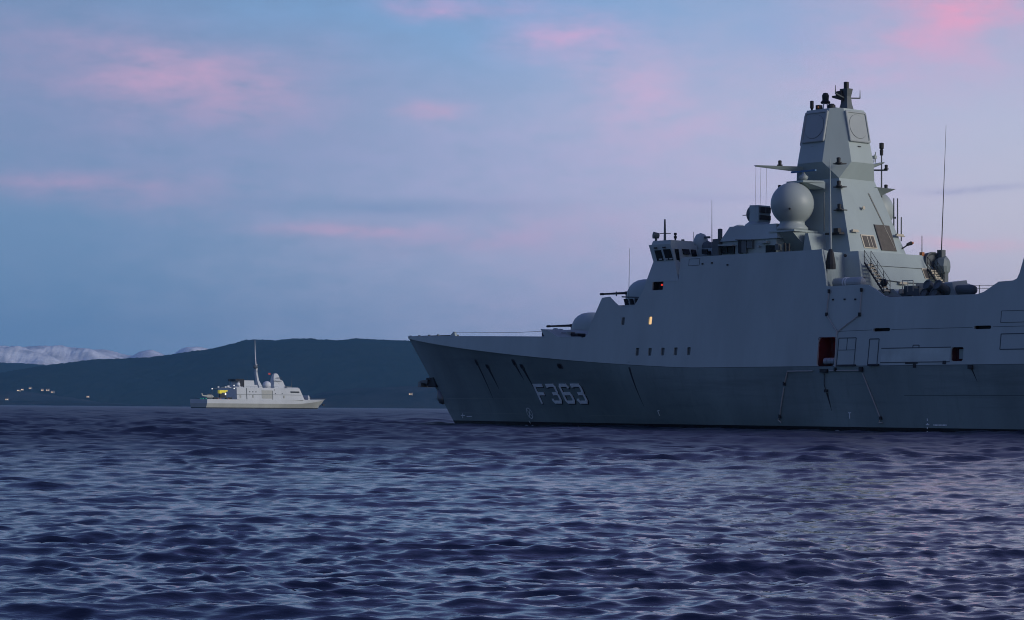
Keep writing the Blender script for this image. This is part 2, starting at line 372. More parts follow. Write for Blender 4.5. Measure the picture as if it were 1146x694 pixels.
ridge('mountain', 15500, 1500, P4, -400, 560, M['snow'], rough=9, relief=0.05, seed=21, nx=620, ny=110)

# houses on the far shore
def surf_z(tab, x, y):
    _, XX, YY, Z = tab; j = int(np.argmin(np.abs(YY[:, 0] - y))); i = int(np.argmin(np.abs(XX[j] - x))); return float(XX[j, i]), float(YY[j, i]), float(Z[j, i])
M['hwall'] = mat('house_wall', (0.22, 0.21, 0.19), 0.8); M['hroof'] = mat('house_roof', (0.05, 0.045, 0.045), 0.8)
M['hwin'] = mat('lit_window', (0.8, 0.6, 0.4), 0.6, emit=(1, 0.72, 0.42), estr=1.3)
def house(px, py, w, label, lit=True):
    # the spot on the slope whose bearing and height fit
    found = []
    for tab in ((o4, far_tab) if px < 200 else (o3, far_tab)):
        _, XX, YY, Z = tab
        for j in range(2, len(YY) * 3 // 5):
            xx = (px - 573) / FPX * YY[j, 0]; i = int(np.argmin(np.abs(XX[j] - xx)))
            want = (452.8 + px * 0.0079 - py) / FPX * YY[j, 0]
            zz = Z[max(j - 2, 0):j + 2, max(i - 1, 0):i + 2].max()
            if zz >= want: found.append((YY[j, 0], xx, want)); break
    y, x, z = min(found) if found else (7500.0, (px - 573) / FPX * 7500.0, 2.0)
    if z < 8: y -= 40
    r = empty('house', (x, y, z), random.uniform(-.4, .4)); tag(r, label, 'house', 'houses on the far shore')
    w *= 0.8; d = w * 0.7; h = 5
    MB(False).box((0, 0, h / 2 - .5), (w, d, h + 1)).build('wall', M['hwall'], r)
    MB(False).add([(-w * .53, -d * .56, h), (w * .53, -d * .56, h), (w * .53, d * .56, h), (-w * .53, d * .56, h), (-w * .53, 0, h + 3.6), (w * .53, 0, h + 3.6)],
                  [(0, 1, 5, 4), (2, 3, 4, 5), (0, 4, 3), (1, 2, 5), (3, 2, 1, 0)]).build('roof', M['hroof'], r)
    if lit:
        for k in (-1, 1): MB(False).box((k * w * .22, -d / 2 - .05, h * .5), (w * .26, .1, h * .42)).build('window', M['hwin'], r)
house(9, 447.3, 13, 'lit house low near the water at the far left edge, below the other lit houses')
house(22, 437.5, 13, 'warm lit house at the left end of the upper row on the far slope')
house(26, 436.5, 11, 'small lit house touching the warm one in the upper row on the far slope')
house(35, 434.8, 12, 'highest lit house on the far slope at the left')
house(48.5, 437, 12, 'lit house in the middle of the upper row on the far slope')
house(54.5, 437, 14, 'brightest lit house of the upper row on the far slope')
house(60, 439.2, 13, 'lit house at the right end of the upper row on the far slope')
house(99.5, 444.5, 12, 'lone lit house further right along the far left slope')
house(460.5, 441.5, 13, 'lone lit house on the shore just left of the big grey bow')

# ---------------------------------------------------------------- haze
hzm = bpy.data.materials.new('haze_air'); hzm.use_nodes = True; t = hzm.node_tree
for n in list(t.nodes): t.nodes.remove(n)
pv = t.nodes.new('ShaderNodeVolumePrincipled'); pv.inputs['Density'].default_value = 0.000034
pv.inputs['Color'].default_value = (0.22, 0.58, 1.0, 1); pv.inputs['Anisotropy'].default_value = 0.0
mo = t.nodes.new('ShaderNodeOutputMaterial'); t.links.new(pv.outputs[0], mo.inputs['Volume'])
hb = MB(False).box((0, 6500, 298), (22000, 22000, 604)).build('haze', hzm); hb['kind'] = 'stuff'
#HAZEEND

# ================================================================ THE NEAR FRIGATE
AXIS = math.atan(2273 / FPX); BOW = Vector((-116 / 2700 * 248, 248, 0))
dS = Vector((math.sin(AXIS), -math.cos(AXIS), 0)); dP = Vector((-math.cos(AXIS), -math.sin(AXIS), 0))
ship = empty('frigate', BOW, math.atan2(dS.y, dS.x))
tag(ship, 'large dark grey warship with F363 on its bow and a tall faceted mast', 'warship')
CAMP = Vector((0, 0, CAM_H))
def at(x, y, pf):
    """photo measurement -> (s, p, z) on the ship, on the surface p = pf(s, z)"""
    v = Fv + Rv * ((x - 573) / FPX) - Uv * ((y - 347) / FPX)
    p = 9.0 if callable(pf) else pf; s = z = 0
    for _ in range(60):
        t = (p - (CAMP - BOW).dot(dP)) / v.dot(dP); Q = CAMP + v * t - BOW; s, z = Q.dot(dS), Q.z
        if not callable(pf): break
        p = 0.5 * p + 0.5 * pf(s, z)
    return (s, p, z)
def kb(s): return 9.9 * (1 - (1 - min(max(s, 0), 48) / 48) ** 2.2) - max(0, s - 105) ** 2 * 0.0016
def zk(s): return 8.75 - (8.75 - 5.2) * (1 - (1 - min(max(s, 0), 52) / 52) ** 1.3)
def side(s, z): return max(kb(s) - (z - zk(s)) * 0.13, 0.0)
def low(s, z):
    u = min(max(z / zk(s), 0), 1); s0 = 7.9 * (1 - z / 8.9); A = 8.9 + u; n = 1.7 + .5 * u; LL = (70 - 22 * u) - s0
    q = min(max((s - s0) / LL, 0), 1); return A * (1 - (1 - q) ** n) - max(0, s - 105) ** 2 * 0.0016
def skin(s, z): return side(s, z) if z >= zk(s) else low(s, z)
LEN = 137.6
# --- lower hull
def hull_mesh(z_lo, z_hi_f, name, m, nz_=14):
    mb = MB(); ss = [0.12 + 12 * (i / 40) ** 1.6 for i in range(40)] + list(np.linspace(12.2, LEN, 84))
    nzr = nz_ + 1; g = {}
    for sgn in (1, -1):
        for i, s in enumerate(ss):
            for j in range(nzr):
                zz = z_lo + (z_hi_f(s) - z_lo) * j / nz_
                s0 = 7.9 * (1 - zz / 8.9) if zz > 0 else 7.9 + (-zz) * 1.2
                se = s0 + (s - 0.12) * (LEN - s0) / (LEN - 0.12)     # rake the stations with the stem
                w = (s - 0.12) / 30; w = min(w, 1); se = se * (1 - w) + max(s, s0) * w
                g[sgn, i, j] = len(mb.v)
                mb.v.append((se, sgn * (low(se, max(zz, 0)) * (1 if zz >= 0 else (1 + zz * 0.06))), min(zz, zk(se)) if j == nz_ and zz > 1 else zz))
        for i in range(len(ss) - 1):
            for j in range(nz_):
                mb.f.append((g[sgn, i, j], g[sgn, i + 1, j], g[sgn, i + 1, j + 1], g[sgn, i, j + 1]))
    n = len(ss) - 1
    for j in range(nz_): mb.f.append((g[1, n, j], g[-1, n, j], g[-1, n, j + 1], g[1, n, j + 1]))
    o = mb.build(name, m, ship, smooth=False); o.data.shade_smooth()
    return o
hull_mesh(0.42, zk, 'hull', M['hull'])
hull_mesh(-1.6, lambda s: 0.42, 'boot_topping', M['boot'], 4)

# --- side shells (a slab with inside and outside skin), outline as measured
TOP = [(0.02, 8.92), (6, 8.76), (12, 8.6), (24, 8.3), (31, 8.12), (37.2, 7.97), (37.6, 8.03), (37.9, 8.25), (38.6, 9.86), (39.45, 11.45), (40.4, 11.52), (40.6, 11.38),
       (41.1, 11.05), (41.7, 10.7), (42.3, 10.57), (43.7, 10.53), (43.95, 10.7), (44.8, 11.87), (45.12, 12.7), (49.1, 12.64), (49.13, 14.5), (49.4, 14.58), (65.2, 14.56), (65.7, 13.2), (66.12, 11.6), (66.3, 11.54), (69.9, 11.58),
       (70.5, 11.52), (71.2, 11.2), (72.2, 10.62), (72.7, 10.5), (81.4, 10.46), (82.0, 10.62), (83.3, 11.33), (84.6, 11.37), (84.95, 11.5), (85.15, 11.9), (86.6, 17.6), (112.8, 17.6), (113.6, 8.4), (LEN, 8.2)]
TOPS = [(a - 4.6 if 65 < a < 66.5 else a, b) for a, b in TOP]
def ztops(s): return float(np.interp(s, [a for a, _ in TOPS], [b for _, b in TOPS]))
def ztop(s): return float(np.interp(s, [a for a, _ in TOP], [b for _, b in TOP]))
def shell(sgn):
    zt_f = ztop if sgn > 0 else ztops
    ss = sorted(set([a for a, _ in (TOP if sgn > 0 else TOPS)] + [round(v, 3) for v in np.linspace(0.3, 37, 46)] + [round(v, 3) for v in np.linspace(50, LEN - .5, 50)]))
    nr = 9; mb = MB(); th = 0.16; O = {}; I = {}
    for i, s in enumerate(ss):
        zb, zt = zk(s), max(zt_f(s), zk(s) + 0.05)
        for j in range(nr):
            z = zb + (zt - zb) * j / (nr - 1); p = side(s, z)
            O[i, j] = len(mb.v); mb.v.append((s, sgn * (p + 0.004), z))
        for j in range(nr):
            z = zb + (zt - zb) * j / (nr - 1); p = max(side(s, z) - th, 0.0)
            I[i, j] = len(mb.v); mb.v.append((s, sgn * p, z))
    for i in range(len(ss) - 1):
        for j in range(nr - 1):
            mb.f.append((O[i, j], O[i + 1, j], O[i + 1, j + 1], O[i, j + 1])); mb.f.append((I[i, j], I[i, j + 1], I[i + 1, j + 1], I[i + 1, j]))
        mb.f.append((O[i, nr - 1], O[i + 1, nr - 1], I[i + 1, nr - 1], I[i, nr - 1])); mb.f.append((O[i, 0], I[i, 0], I[i + 1, 0], O[i + 1, 0]))
    for i in (0, len(ss) - 1):
        for j in range(nr - 1): mb.f.append((O[i, j], O[i, j + 1], I[i, j + 1], I[i, j]))
    return mb.build('side_shell', M['grey'], ship)
def rounded(w, h, r, n=4):
    out = []
    for cx, cy, a0 in ((w / 2 - r, h / 2 - r, 0), (-w / 2 + r, h / 2 - r, 90), (-w / 2 + r, -h / 2 + r, 180), (w / 2 - r, -h / 2 + r, 270)):
        for i in range(n + 1): a = R(a0 + 90 * i / n); out.append((cx + r * math.cos(a), cy + r * math.sin(a)))
    return out
def cut(target, holes):      # holes: (s, z, w, h, r): openings through the port shell
    mb = MB()
    for s, z, w, h, r in holes:
        p = side(s, z); q = rounded(w, h, r)
        mb.loft([[(s + a, p - 0.9, z + b) for a, b in q], [(s + a, p + 0.6, z + b) for a, b in q]])
    c = mb.build('cutter', M['dark'])
    c.parent = ship
    bo = target.modifiers.new('b', 'BOOLEAN'); bo.operation = 'DIFFERENCE'; bo.object = c; bo.solver = 'EXACT'
    bpy.context.view_layer.update()
    me = bpy.data.meshes.new_from_object(target.evaluated_get(bpy.context.evaluated_depsgraph_get()))
    target.modifiers.clear(); target.data = me; bpy.data.objects.remove(c)
port_shell = shell(1); shell(-1)
PH = [at(x, y, side) for x, y in ((713.2, 393.8), (727.2, 393.8), (741.6, 393.5), (756, 393.3), (770.8, 393))]
PU = at(697.3, 359.5, side); PL = at(727.6, 358.8, side)
DOOR = (66.75, 6.3, 1.85, 2.3, 0.28); GATE = (79.95, 5.98, 1.15, 1.05, 0.15)
SL1 = (72.3, 7.97, 1.7, 0.26, 0.12); SL2 = (82.15, 7.95, 1.6, 0.26, 0.12); NICHE = at(737, 318, side)
holes = [(p[0], p[2], 0.42, 0.66, 0.08) for p in PH + [PU, PL]] + [DOOR, GATE, SL1, SL2, (46.6, 12.25, 1.35, 0.72, 0.05)]
cut(port_shell, holes)
for i, p in enumerate(PH + [PU, PL]):
    q = rounded(0.34, 0.58, 0.06); s, z = p[0], p[2]; pp = side(s, z) - 0.12
    MB().loft([[(s + a, pp - 0.05 - b * .13, z + b) for a, b in rounded(0.5, 0.72, .1)], [(s + a, pp - b * .13, z + b) for a, b in rounded(0.5, 0.72, .1)]]).build('porthole', M['warmlamp'] if i == 6 else M['pane'], ship)
def liner(s, z, w, h, depth, m, name):
    p = side(s, z); mb = MB()
    for a, b, c_, d_ in ((-w / 2 - .04, -w / 2, -h / 2, h / 2), (w / 2, w / 2 + .04, -h / 2, h / 2), (-w / 2, w / 2, -h / 2 - .04, -h / 2), (-w / 2, w / 2, h / 2, h / 2 + .04)):
        mb.hexa([(s + a, p - .12, z + c_), (s + b, p - .12, z + c_), (s + b, p - depth, z + c_), (s + a, p - depth, z + c_)], [(s + a, p - .12 , z + d_), (s + b, p - .12, z + d_), (s + b, p - depth, z + d_), (s + a, p - depth, z + d_)])
    mb.box((s, p - depth - .03, z), (w + .1, .06, h + .1))
    return mb.build(name, m, ship)
dr = liner(*DOOR[:4], 1.5, M['red_in'], 'boat_door')
MB().box((67.3, side(67, 7) - .8, 7.22), (.5, .14, .1)).build('lamp', M['redtube'], dr)
MB().box((66.9, side(67, 6) - 1.0, 6.3), (.7, .08, .06)).box((66.6, side(67, 6) - 1.1, 6.7), (.05, .05, .9)).build('rail', M['red_in'], dr)
cn = MB(); 
for k in range(4): cn.lathe((66.15 + k * .38, side(66, 5.6) - .62, 5.6), (1, 0, 0), [(0, .0), (0, .27), (.34, .27), (.34, .0)], 12)
cn.build('fender', M['canister'], dr)
gt = liner(*GATE[:4], 0.7, M['red_in'], 'gangway_hatch')
MB().box((80.1, side(80, 6) - .5, 6.0), (.72, .06, .74)).build('hatch_plate', M['grey'], gt, bevel=.03)
liner(*SL1[:4], .5, M['black'], 'mooring_slot'); liner(*SL2[:4], .5, M['black'], 'mooring_slot')
nb = liner(46.6, 12.25, 1.35, .72, .6, M['black'], 'navigation_light_box')
MB().box((46.75, side(46, 12.4) - .35, 12.35), (.13, .12, .15)).build('lamp', M['redlamp'], nb)
MB().hexa([(46.45, side(46, 12.6) + .02, 12.72), (47.4, side(46, 12.6) + .02, 12.72), (47.4, side(46, 12.6) - .1, 12.72), (46.45, side(46, 12.6) - .1, 12.72)],
          [(46.45, side(46, 12.6) + .02, 12.76), (47.4, side(46, 12.6) + .02, 12.76), (47.4, side(46, 12.6) - .1, 12.76), (46.45, side(46, 12.6) - .1, 12.76)])

# --- decks as one stepped surface, full width
DK = [(0.3, 8.83), (12, 8.52), (24, 8.22), (37.5, 7.9), (37.9, 8.1), (39.5, 10.35), (44.2, 10.35), (44.9, 11.7), (49.05, 11.7), (49.1, 13.3), (63.2, 13.3), (63.3, 10.75), (71.0, 10.75), (72.3, 9.75), (81.6, 9.75),
      (83.4, 10.9), (85.0, 11.0), (86.9, 17.3), (112.6, 17.3), (113.2, 8.2), (LEN - .2, 8.0)]
mb = MB(); prev = None
ds = sorted(set([a for a, _ in DK] + list(np.linspace(1, 37, 30)) + list(np.linspace(90, LEN - 1, 20)) + [60.4, 60.6]))
for s in ds:
    z = float(np.interp(s, [a for a, _ in DK], [b for _, b in DK])); p = max(side(s, z) - .05, .01)
    n = len(mb.v); q = 5.0 if 60.5 < s < 63.25 else p; mb.v += [(s, p, z), (s, -q, z), (s, p, z - .25), (s, -q, z - .25)]
    if prev is not None: mb.f += [(prev, n, n + 1, prev + 1), (prev + 2, prev + 3, n + 3, n + 2), (prev, prev + 2, n + 2, n), (prev + 1, n + 1, n + 3, prev + 3)]
    prev = n
mb.f += [(0, 1, 3, 2), (prev, prev + 2, prev + 3, prev + 1)]
mb.build('deck', M['deck'], ship)
# gunwale line and the forecastle fittings
mb = MB()
for sg in (1, -1):
    mb.path([(s, sg * max(side(s, ztop(s)) - .08, .02), ztop(s) + .03) for s in np.linspace(0.1, 37, 30)], .07, 6)
mb.build('deck_edge', M['grey'], ship)
for s in (0.6, 2.4, 4.4, 6.2): MB().tube((s, 0.05 + s * .15, 8.75), (s, 0.05 + s * .15, 9.05), .12).build('bollard', M['mid'], ship)
MB().prism([(8.3, 1.1), (9.7, 1.1), (9.7, 1.5), (8.3, 1.5)], 8.5, 9.25, [(9.15, 1.2), (9.3, 1.2), (9.3, 1.4), (9.15, 1.4)]).build('jackstaff_base', M['grey'], ship)
MB().box((5.5, .6, 8.85), (7, .15, .25)).build('deck_rail', M['mid'], ship)
# breakwater in front of the forward gun, leaning forward at its tip
for sg in (1, -1):
    b0 = [(31.4, side(31.4, 8.1)), (33.9, side(33.9, 8.1))]
    mb = MB()
    prof = [(31.6, 8.05), (30.7, 8.9), (31.0, 8.86), (32.1, 8.72), (33.1, 8.3), (33.95, 8.02)]
    n = len(prof)
    mb.add([(s, sg * side(s, z), z) for s, z in prof] + [(s, sg * (side(s, z) - .14), z) for s, z in prof],
           [tuple(range(n)), tuple(range(2 * n - 1, n - 1, -1))] + [(i, (i + 1) % n, n + (i + 1) % n, n + i) for i in range(n)])
    mb.build('breakwater', M['grey'], ship)
MB().hexa([(31.6, -8.6, 8.05), (31.6, 8.6, 8.05), (31.75, 8.6, 8.05), (31.75, -8.6, 8.05)], [(30.8, -8.5, 8.88), (30.8, 8.5, 8.88), (30.95, 8.5, 8.88), (30.95, -8.5, 8.88)]).build('breakwater', M['grey'], ship)
# working gear behind the breakwater
wc = at(622.5, 372.8, 6.3); MB().lathe(wc, (0.25, 1, 0), [(-.8, .0), (-.8, .42), (-.6, .42), (-.6, .2), (0, .2), (0, .46), (.18, .46), (.22, 0)], 16).box((wc[0], wc[1] - .3, 8.15), (1.2, 1.4, .35)).build('winch', M['canister'], ship)
mb = MB()
for x, w, h, p, mm_ in ((629, 1.0, .62, 6.0, 'canister'), (635.5, .9, .7, 5.4, 'grey'), (647, 1.0, .5, 5.0, 'dark'), (613.5, .7, .6, 7.4, 'dark')):
    c = at(x, 376, p); MB().box((c[0], p, 8.05 + h / 2), (w, 1.0, h)).build('deck_locker', M[mm_], ship, bevel=.05)
c = at(640, 375, 5.2); MB().box((c[0], 5.2, 8.4), (.4, .4, .5)).build('hydrant_box', M['red_in'], ship)
for k in range(3): c = at(616 + k * 2.5, 372, 6.9); MB().tube((c[0], 6.9, 8.0), (c[0], 6.9, 8.62), .07).build('bitt', M['dark'], ship)
MB().path([(9.2, 1.3, 9.2), (20, 2.2, 8.95), (30.8, 3.4, 9.0)], .025).build('jackstay', M['rope'], ship)

# --- guns: rounded shield, long barrel
def gun(sb, zb, name_side=1):
    e = []
    # shield: squashed dome, lofted rings
    rings = []
    prof = [(-0.42, 1.55), (-0.3, 1.8), (0.2, 1.9), (1.2, 1.9), (1.7, 1.84), (2.1, 1.66), (2.4, 1.36), (2.62, .95), (2.72, 0.45), (2.74, 0.02)]
    for h, q in prof:
        ring = []
        for i in range(32):
            a = 2 * math.pi * i / 32; cx, sy = math.cos(a), math.sin(a)
            rx = q * (1.0 + (0.18 if cx > 0 else 0.0)); n = 2.6
            k = (abs(cx) ** n + abs(sy) ** n) ** (-1 / n)
            ring.append((sb + cx * rx * k * .93 + h * .12 + .1, sy * q * k * .82, zb + h))
        rings.append(ring)
    g = MB().loft(rings).build('gun_turret', M['grey'], ship, smooth=True)
    MB().lathe((sb, 0, zb - .5), (0, 0, 1), [(-.1, 1.5), (.2, 1.55), (.5, 1.7)], 28).build('turret_ring', M['grey'], g)
    zc = zb + 1.56
    MB().lathe((sb - 1.45, 0, zc), (-1, 0, 0), [(-.3, .33), (.3, .30), (.34, .16), (1.1, .15), (1.15, .12), (4.05, .085), (4.1, .115), (4.5, .11), (4.52, .05)], 14).build('gun_barrel', M['dark'], g)
    MB().box((sb - 2.0, 0, zc - .35), (.5, .5, .5)).tube((sb - 1.5, 0, zc - 1.3), (sb - 2.1, 0, zc - .1), .12).build('barrel_cradle', M['dark'], g)
    return g
gun(27.75, 8.0)
gun(35.35, 10.85)
# swept blocks that step the superstructure up behind the guns
MB().prism([(32.6, 2.0), (39.2, 8.6), (44.4, 8.8), (44.4, -8.8), (39.2, -8.6), (32.6, -2.0)], 7.8, 10.75, [(33.0, 1.9), (39.6, 8.5), (44.4, 8.7), (44.4, -8.7), (39.6, -8.5), (33.0, -1.9)]).build('gun_deck', M['grey'], ship)
MB().prism([(38.6, 2.4), (44.9, 8.15), (52, 8.15), (52, -8.15), (44.9, -8.15), (38.6, -2.4)], 10.7, 12.62, [(39.3, 2.4), (45.3, 8.1), (52, 8.1), (52, -8.1), (45.3, -8.1), (39.3, -2.4)]).build('bridge_base', M['grey'], ship)
# gear on the gun deck seen through the cut-out
mb = MB()
MB().box((42.6, 7.0, 11.02), (3.0, .5, .62)).build('deck_locker', M['radome'], ship, bevel=.04)
for k in range(4): MB().hexa([(41.3 + k * .7, 7.9, 10.75), (41.45 + k * .7, 7.9, 10.75), (41.45 + k * .7, 7.5, 10.75), (41.3 + k * .7, 7.5, 10.75)], [(41.1 + k * .7, 7.9, 11.35), (41.22 + k * .7, 7.9, 11.35), (41.22 + k * .7, 7.5, 11.35), (41.1 + k * .7, 7.5, 11.35)]).build('deck_stanchion', M['dark'], ship)
MB().path([(40.6, 7.6, 11.55), (44.2, 7.6, 11.35)], .07).path([(40.4, 8.1, 11.6), (40.4, 8.1, 12.0)], .06).build('deck_rail', M['mid'], ship)

# --- bridge wings and bridge house
def wing(sg):
    w = MB().hexa([(45.1, sg * 8.97, 12.64), (49.15, sg * 8.97, 12.6), (49.0, sg * 5.2, 12.6), (44.6, sg * 5.2, 12.64)],
                  [(45.55, sg * 8.55, 14.36), (48.2, sg * 8.55, 14.34), (47.9, sg * 5.2, 14.34), (45.0, sg * 5.2, 14.36)]).build('bridge_wing', M['grey'], ship)
    b = [(45.52, sg * 8.5, 14.37), (48.17, sg * 8.5, 14.35), (48.1, sg * 5.4, 14.35), (44.6, sg * 5.4, 14.37)]
    t = [(45.05, sg * 8.62, 15.85), (47.75, sg * 8.62, 15.85), (47.7, sg * 5.4, 15.85), (44.1, sg * 5.4, 15.85)]
    MB().hexa(b, t).build('wing_cabin', M['grey'], w)
    MB().hexa([(45.2, sg * 8.45, 15.84), (47.6, sg * 8.45, 15.84), (47.6, sg * 5.6, 15.84), (44.4, sg * 5.6, 15.84)], [(45.3, sg * 8.35, 16.2), (47.5, sg * 8.35, 16.2), (47.5, sg * 5.6, 16.2), (44.5, sg * 5.6, 16.2)]).build('parapet', M['grey'], w)
    def pane(a0, a1, z0, z1):
        f = lambda a, z: (45.52 + (47.75 - 45.05 + 0) * a + (45.05 - 45.52) * ((z - 14.36) / 1.49), sg * (8.5 + .12 * (z - 14.36) / 1.49 + .03), z)
        q = [f(a0, z0), f(a1, z0), f(a1, z1), f(a0, z1)]
        return MB().add(q + [(x, y - sg * .1, z) for x, y, z in q], [(0, 1, 2, 3), (7, 6, 5, 4), (0, 4, 5, 1), (1, 5, 6, 2), (2, 6, 7, 3), (3, 7, 4, 0)]).build('window', M['glass'], w)
    pane(.20, .50, 14.45, 15.36); pane(.60, .93, 14.45, 15.40)
    for a in (.33, .72): MB().box((45.1 + a * 2.7, sg * 8.72, 15.55), (.3, .12, .12)).build('window_wiper', M['dark'], w)
    for a in (.40, .68, .88): MB().box((45.4 + a * 2.7, sg * 8.56, 14.56), (.32, .1, .12)).build('sill_light', M['radome'], w)
    # aft face of the cabin: door and small panes
    for p0, p1, z0, z1 in ((8.25, 7.85, 14.3, 15.4), (7.35, 6.6, 15.0, 15.45), (6.3, 5.8, 14.9, 15.45)):
        MB().hexa([(48.02, sg * p0, z0), (48.16, sg * p0, z0), (48.16, sg * p1, z0), (48.02, sg * p1, z0)], [(47.86, sg * p0, z1), (47.98, sg * p0, z1), (47.98, sg * p1, z1), (47.86, sg * p1, z1)]).build('window', M['glass'], w)
    return w
wing(1); wing(-1)
MB().hexa([(39.6, 2.6, 12.6), (45.2, 5.4, 12.6), (45.2, -5.4, 12.6), (39.6, -2.6, 12.6)], [(39.4, 2.6, 15.8), (44.8, 5.4, 15.8), (44.8, -5.4, 15.8), (39.4, -2.6, 15.8)]).build('bridge_front', M['grey'], ship)
br = MB().hexa([(44.8, 5.6, 12.8), (58, 5.6, 12.8), (58, -5.6, 12.8), (44.8, -5.6, 12.8)], [(44.8, 5.45, 15.55), (58, 5.45, 15.55), (58, -5.45, 15.55), (44.8, -5.45, 15.55)]).build('bridge_house', M['grey'], ship)
# upper house with sloped front and roof edge
MB().hexa([(51.3, 6.15, 13.3), (57.9, 6.3, 13.3), (57.9, -6.3, 13.3), (51.3, -6.15, 13.3)], [(51.5, 6.1, 15.95), (57.9, 6.2, 15.95), (57.9, -6.2, 15.95), (51.5, -6.1, 15.95)]).build('chart_house', M['grey'], ship)
MB().hexa([(51.35, 6.3, 15.95), (58.2, 6.4, 15.95), (58.2, -6.4, 15.95), (51.35, -6.3, 15.95)], [(52.2, 5.95, 17.2), (57.6, 5.95, 17.2), (57.6, -5.95, 17.2), (52.2, -5.95, 17.2)]).build('chart_house_roof', M['grey'], ship)
def wallpatch(name, x0, y0, x1, y1, p, m, t=.08, parent=None):
    a, b, c, d_ = at(x0, y1, p), at(x1, y1, p), at(x1, y0, p), at(x0, y0, p)
    q = [a, b, c, d_]; pf = p if not callable(p) else None
    mb = MB().add([(s, y + t, z) for s, y, z in q] + [(s, y - .06, z) for s, y, z in q], [(0, 1, 2, 3), (7, 6, 5, 4), (0, 4, 5, 1), (1, 5, 6, 2), (2, 6, 7, 3), (3, 7, 4, 0)])
    return mb.build(name, m, parent or ship)
wallpatch('window', 808.4, 275.8, 814.6, 284, 6.2, M['glass']); wallpatch('window', 815.8, 275.4, 822, 284, 6.2, M['glass'])
wallpatch('awning', 807, 274, 823, 275.3, 6.3, M['radome'], .4)
wallpatch('door', 826.5, 270, 831, 283.6, 6.2, M['dark']); wallpatch('locker', 832, 268.6, 837, 283, 6.2, M['mid'], .25); wallpatch('locker', 838, 268.4, 844, 278, 6.2, M['mid'], .25)
wallpatch('locker', 826.5, 268, 844.5, 269, 6.2, M['steel'], .4)
wallpatch('window', 857.5, 274.5, 868, 283, 6.25, M['glass']); wallpatch('awning', 852.5, 270, 861, 272, 6.3, M['radome'], .35)
wallpatch('deck_light', 849.3, 275, 850.8, 277, 6.3, M['radome'], .2); wallpatch('locker', 870, 273.5, 874, 280, 6.3, M['mid'], .3); wallpatch('door', 877.5, 272, 879, 282, 6.3, M['dark'])
wallpatch('locker', 881, 272.5, 883.5, 282, 6.3, M['dark'])
wallpatch('seam', 786, 279, 792, 284.5, 5.75, M['dark']); wallpatch('window', 792, 281, 795, 285, 5.75, M['glass'])
# trunk beside the house
s0, _, z0 = at(803.5, 285, 6.2)
MB().hexa([(s0 - .5, 6.6, 13.2), (s0 + .45, 6.6, 13.2), (s0 + .45, 5.6, 13.2), (s0 - .5, 5.6, 13.2)], [(s0 - .35, 6.5, 16.2), (s0 + .35, 6.5, 16.2), (s0 + .35, 5.7, 16.2), (s0 - .35, 5.7, 16.2)]).lathe((s0 + .15, 6.1, 16.1), (0, 0, 1), [(0, .2), (.95, .2), (1.0, 0)], 10).build('vent_trunk', M['mid'], ship)
# gear on the bridge roof
def rod(name, x0, y0, x1, y1, p, r0, r1, m, parent=None):
    return MB().tube(at(x0, y0, p), at(x1, y1, p), r0, r1, n=8).build(name, m, parent or ship)
rod('signal_mast', 744.1, 271, 744.1, 245.5, 7.2, .12, .07, M['mid'])
rod('signal_yard', 738.5, 261.3, 750.5, 261.3, 7.2, .035, .035, M['mid'])
sl = MB().lathe(at(734.2, 263.6, 7.6), (-.5, 1, .1), [(-.25, 0), (-.25, .24), (.25, .3), (.26, .2), (.24, 0)], 16).build('searchlight', M['mid'], ship, smooth=False)
rod('searchlight_post', 734.2, 272, 734.2, 266, 7.6, .13, .1, M['mid'], sl)
rod('post', 755.8, 273, 755.8, 262, 6.5, .1, .05, M['dark']); MB().box(at(755.8, 262, 6.5), (.18, .18, .22)).box(at(755.8, 265.6, 6.5), (.18, .2, .22)).build('lamp_cluster', M['dark'], ship)
rod('post', 764.2, 274, 764.2, 268, 5.8, .16, .14, M['mid'])
MB().box(at(768.3, 271.3, 5.5), (1.1, .25, .16)).tube(at(768, 275.5, 5.5), at(768, 271.3, 5.5), .1).build('navigation_radar', M['mid'], ship)
rod('post', 776.3, 275, 776.3, 259.5, 4, .03, .02, M['mid'])
rod('whip_antenna', 796.7, 276, 796.7, 224, 4.0, .04, .012, M['mid']); MB().box(at(796.7, 273.5, 4), (.35, .35, .35)).build('antenna_base', M['dark'], ship)
rod('whip_antenna', 703.6, 338, 704.6, 278, 3.0, .03, .012, M['mid'])
# director with a half dome on the bridge roof
c = at(784.2, 273, 4.5)
dm = MB().lathe((c[0], c[1], c[2] - 1.2), (0, 0, 1), [(0, .75), (1.2, .72), (1.6, .62), (2.0, .4), (2.15, .02)], 20).build('optical_director', M['grey'], ship, smooth=True)
MB().lathe((c[0] + .85, c[1], c[2] - .2), (0, 0, 1), [(-.7, .5), (0, .5), (.25, .4), (.4, .1), (.42, 0)], 16).tube((c[0] + .2, c[1], c[2] + .55), (c[0] + 1.3, c[1] + .2, c[2] + .5), .1).build('sight', M['mid'], dm)
